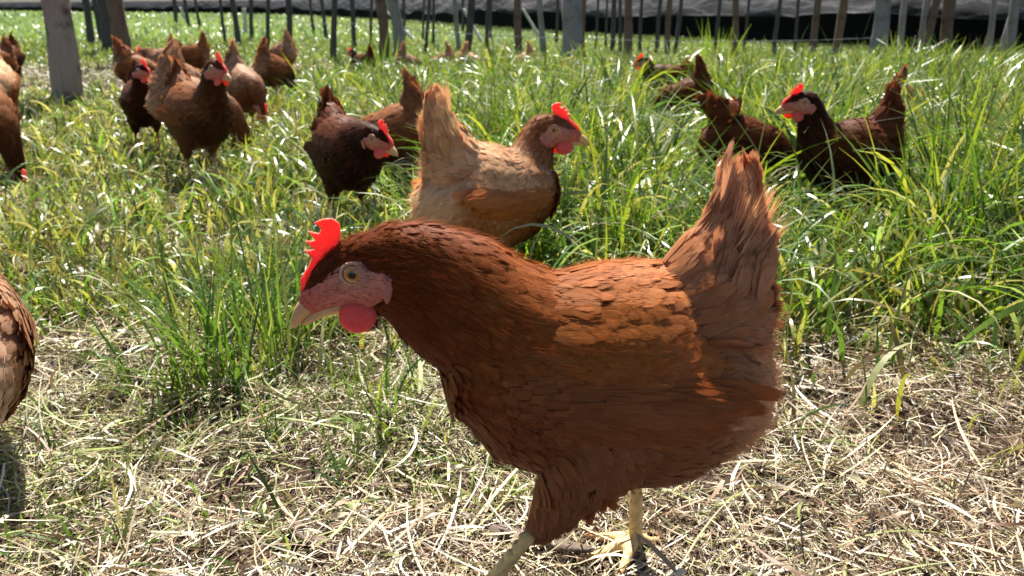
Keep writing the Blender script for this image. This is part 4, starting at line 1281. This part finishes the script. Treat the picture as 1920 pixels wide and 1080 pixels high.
grass.build('grass', M_grass, kind='stuff', label='tall and short green grass covering the pasture', category='grass')

# straw: cut, dried stalks lying criss-cross
straw = Pile()
def lay_straw(n, y0, y1, lmin, lmax, wmin, wmax, zmax, S=4, margin=.3, old=False):
    x, y = scatter(n, y0, y1, margin)
    c = cover(x, y)
    r = right_side(x, y)
    keep = rng.random(n) < (1 - .80 * r * c * smooth(1.0, 1.5, y))
    keep &= rng.random(n) < .30 + .70 * smooth(.22, .50, .6 * vnoise(x * 8 + 7, y * 8) + .4 * vnoise(x * 21, y * 21 + 3))
    x, y, r = x[keep], y[keep], r[keep]
    k = len(x)
    green = vnoise(x * 3.3 + 2, y * 3.3 + 5)
    col = STRAW[rng.integers(0, len(STRAW), k)] * (.6 + .6 * rng.random((k, 1)))
    gm = rng.random(k) < .34 * smooth(.35, .75, green) * smooth(.55, .1, x) + .05
    col[gm] = np.array((.30, .34, .11)) * (.6 + .7 * rng.random((gm.sum(), 1)))
    br = rng.random(k) < .28 * smooth(.2, .6, x)
    col[br] = col[br] * (.72, .60, .52)
    if old: col = np.array([(.20, .13, .08), (.13, .085, .055), (.28, .20, .12), (.09, .06, .04)])[rng.integers(0, 4, k)] * (.7 + .6 * rng.random((k, 1)))  # browner litter, its dark colours also painting the shade between the stalks
    lift = vnoise(x * 14, y * 14)
    low = 1 - .8 * smooth(.075, .05, np.hypot(x - .11, y - .625))
    root = np.stack([x, y, ground_z(x, y) + zmax * rng.random(k) * (.25 + lift) * low], 1)
    L = lmin + (lmax - lmin) * rng.random(k) ** 2
    straw.add(blades(root, rng.random(k) * 6.283, L, wmin + (wmax - wmin) * rng.random(k) ** 2, 1.46 + .30 * rng.normal(size=k), .12 * rng.normal(size=k) + .12, rng.normal(size=k) * .75,
                     rng.normal(size=k) * 1.5, col, S, base_tint=(1, 1, 1), taper=6))
lay_straw(45000, .36, 1.10, .010, .040, .0008, .0022, .010, S=3, old=True)  # low dark layer, coloured to deepen the shaded gaps under the pale straw
lay_straw(42000, .36, 1.05, .010, .040, .0006, .0019, .024, S=3)
lay_straw(6500, .36, 1.15, .04, .12, .0012, .0034, .032, S=6)
lay_straw(30000, 1.05, 2.2, .015, .07, .0012, .003, .02, S=3)
lay_straw(38000, 2.2, 7.5, .03, .12, .003, .008, .02, S=3)
lay_straw(700, .36, 1.6, .02, .07, .004, .0075, .04, S=5)
straw.build('straw', M_straw, kind='stuff', label='pale dry straw and cut grass littering the ground', category='straw')

# a few broad pale leaf scraps and two pieces of old wood among the straw
M_bark = simple('old_wood', (.26, .20, .16), .9, .2, var=(.09, .065, .05), scale=70, bump=.9)
def make_stick(x, y, az, ln, r, label, seed):
    g = np.random.default_rng(seed)
    seg, rows = 10, 10
    vs = []
    for i in range(rows + 1):
        f = i / rows
        rr = r * (.55 + .6 * math.sin(math.pi * (.12 + .8 * f)))
        for j in range(seg):
            a = 2 * math.pi * j / seg
            q = rr * (1 + .30 * g.normal()) if 0 < i < rows else rr * .5 * (1 + .4 * g.normal())
            lx, ly, lz = (f - .5) * ln, q * 1.3 * math.cos(a) + .12 * ln * (f - .5) ** 2, q * .7 * math.sin(a)
            vs.append((lx * math.cos(az) - ly * math.sin(az), lx * math.sin(az) + ly * math.cos(az), lz + r * .45))
    q = [(i * seg + j, i * seg + (j + 1) % seg, (i + 1) * seg + (j + 1) % seg, (i + 1) * seg + j) for i in range(rows) for j in range(seg)]
    me = bpy.data.meshes.new('wood_piece'); me.from_pydata(vs, [], q + [tuple(range(seg))[::-1], tuple(range(rows * seg, (rows + 1) * seg))])
    for p in me.polygons: p.use_smooth = True
    o = link('wood_piece', me, M_bark, None, label=label, category='wood', group='old wood on the ground')
    o.location = (x, y, float(ground_z(np.array(x), np.array(y))) + .010)
make_stick(.026, .630, R(-20), .105, .0055, 'flat piece of grey old wood between the feet of the striding hen', 1)
make_stick(-.195, .640, R(-38), .080, .0050, 'grey wood scrap lying in the straw at the lower left', 2)
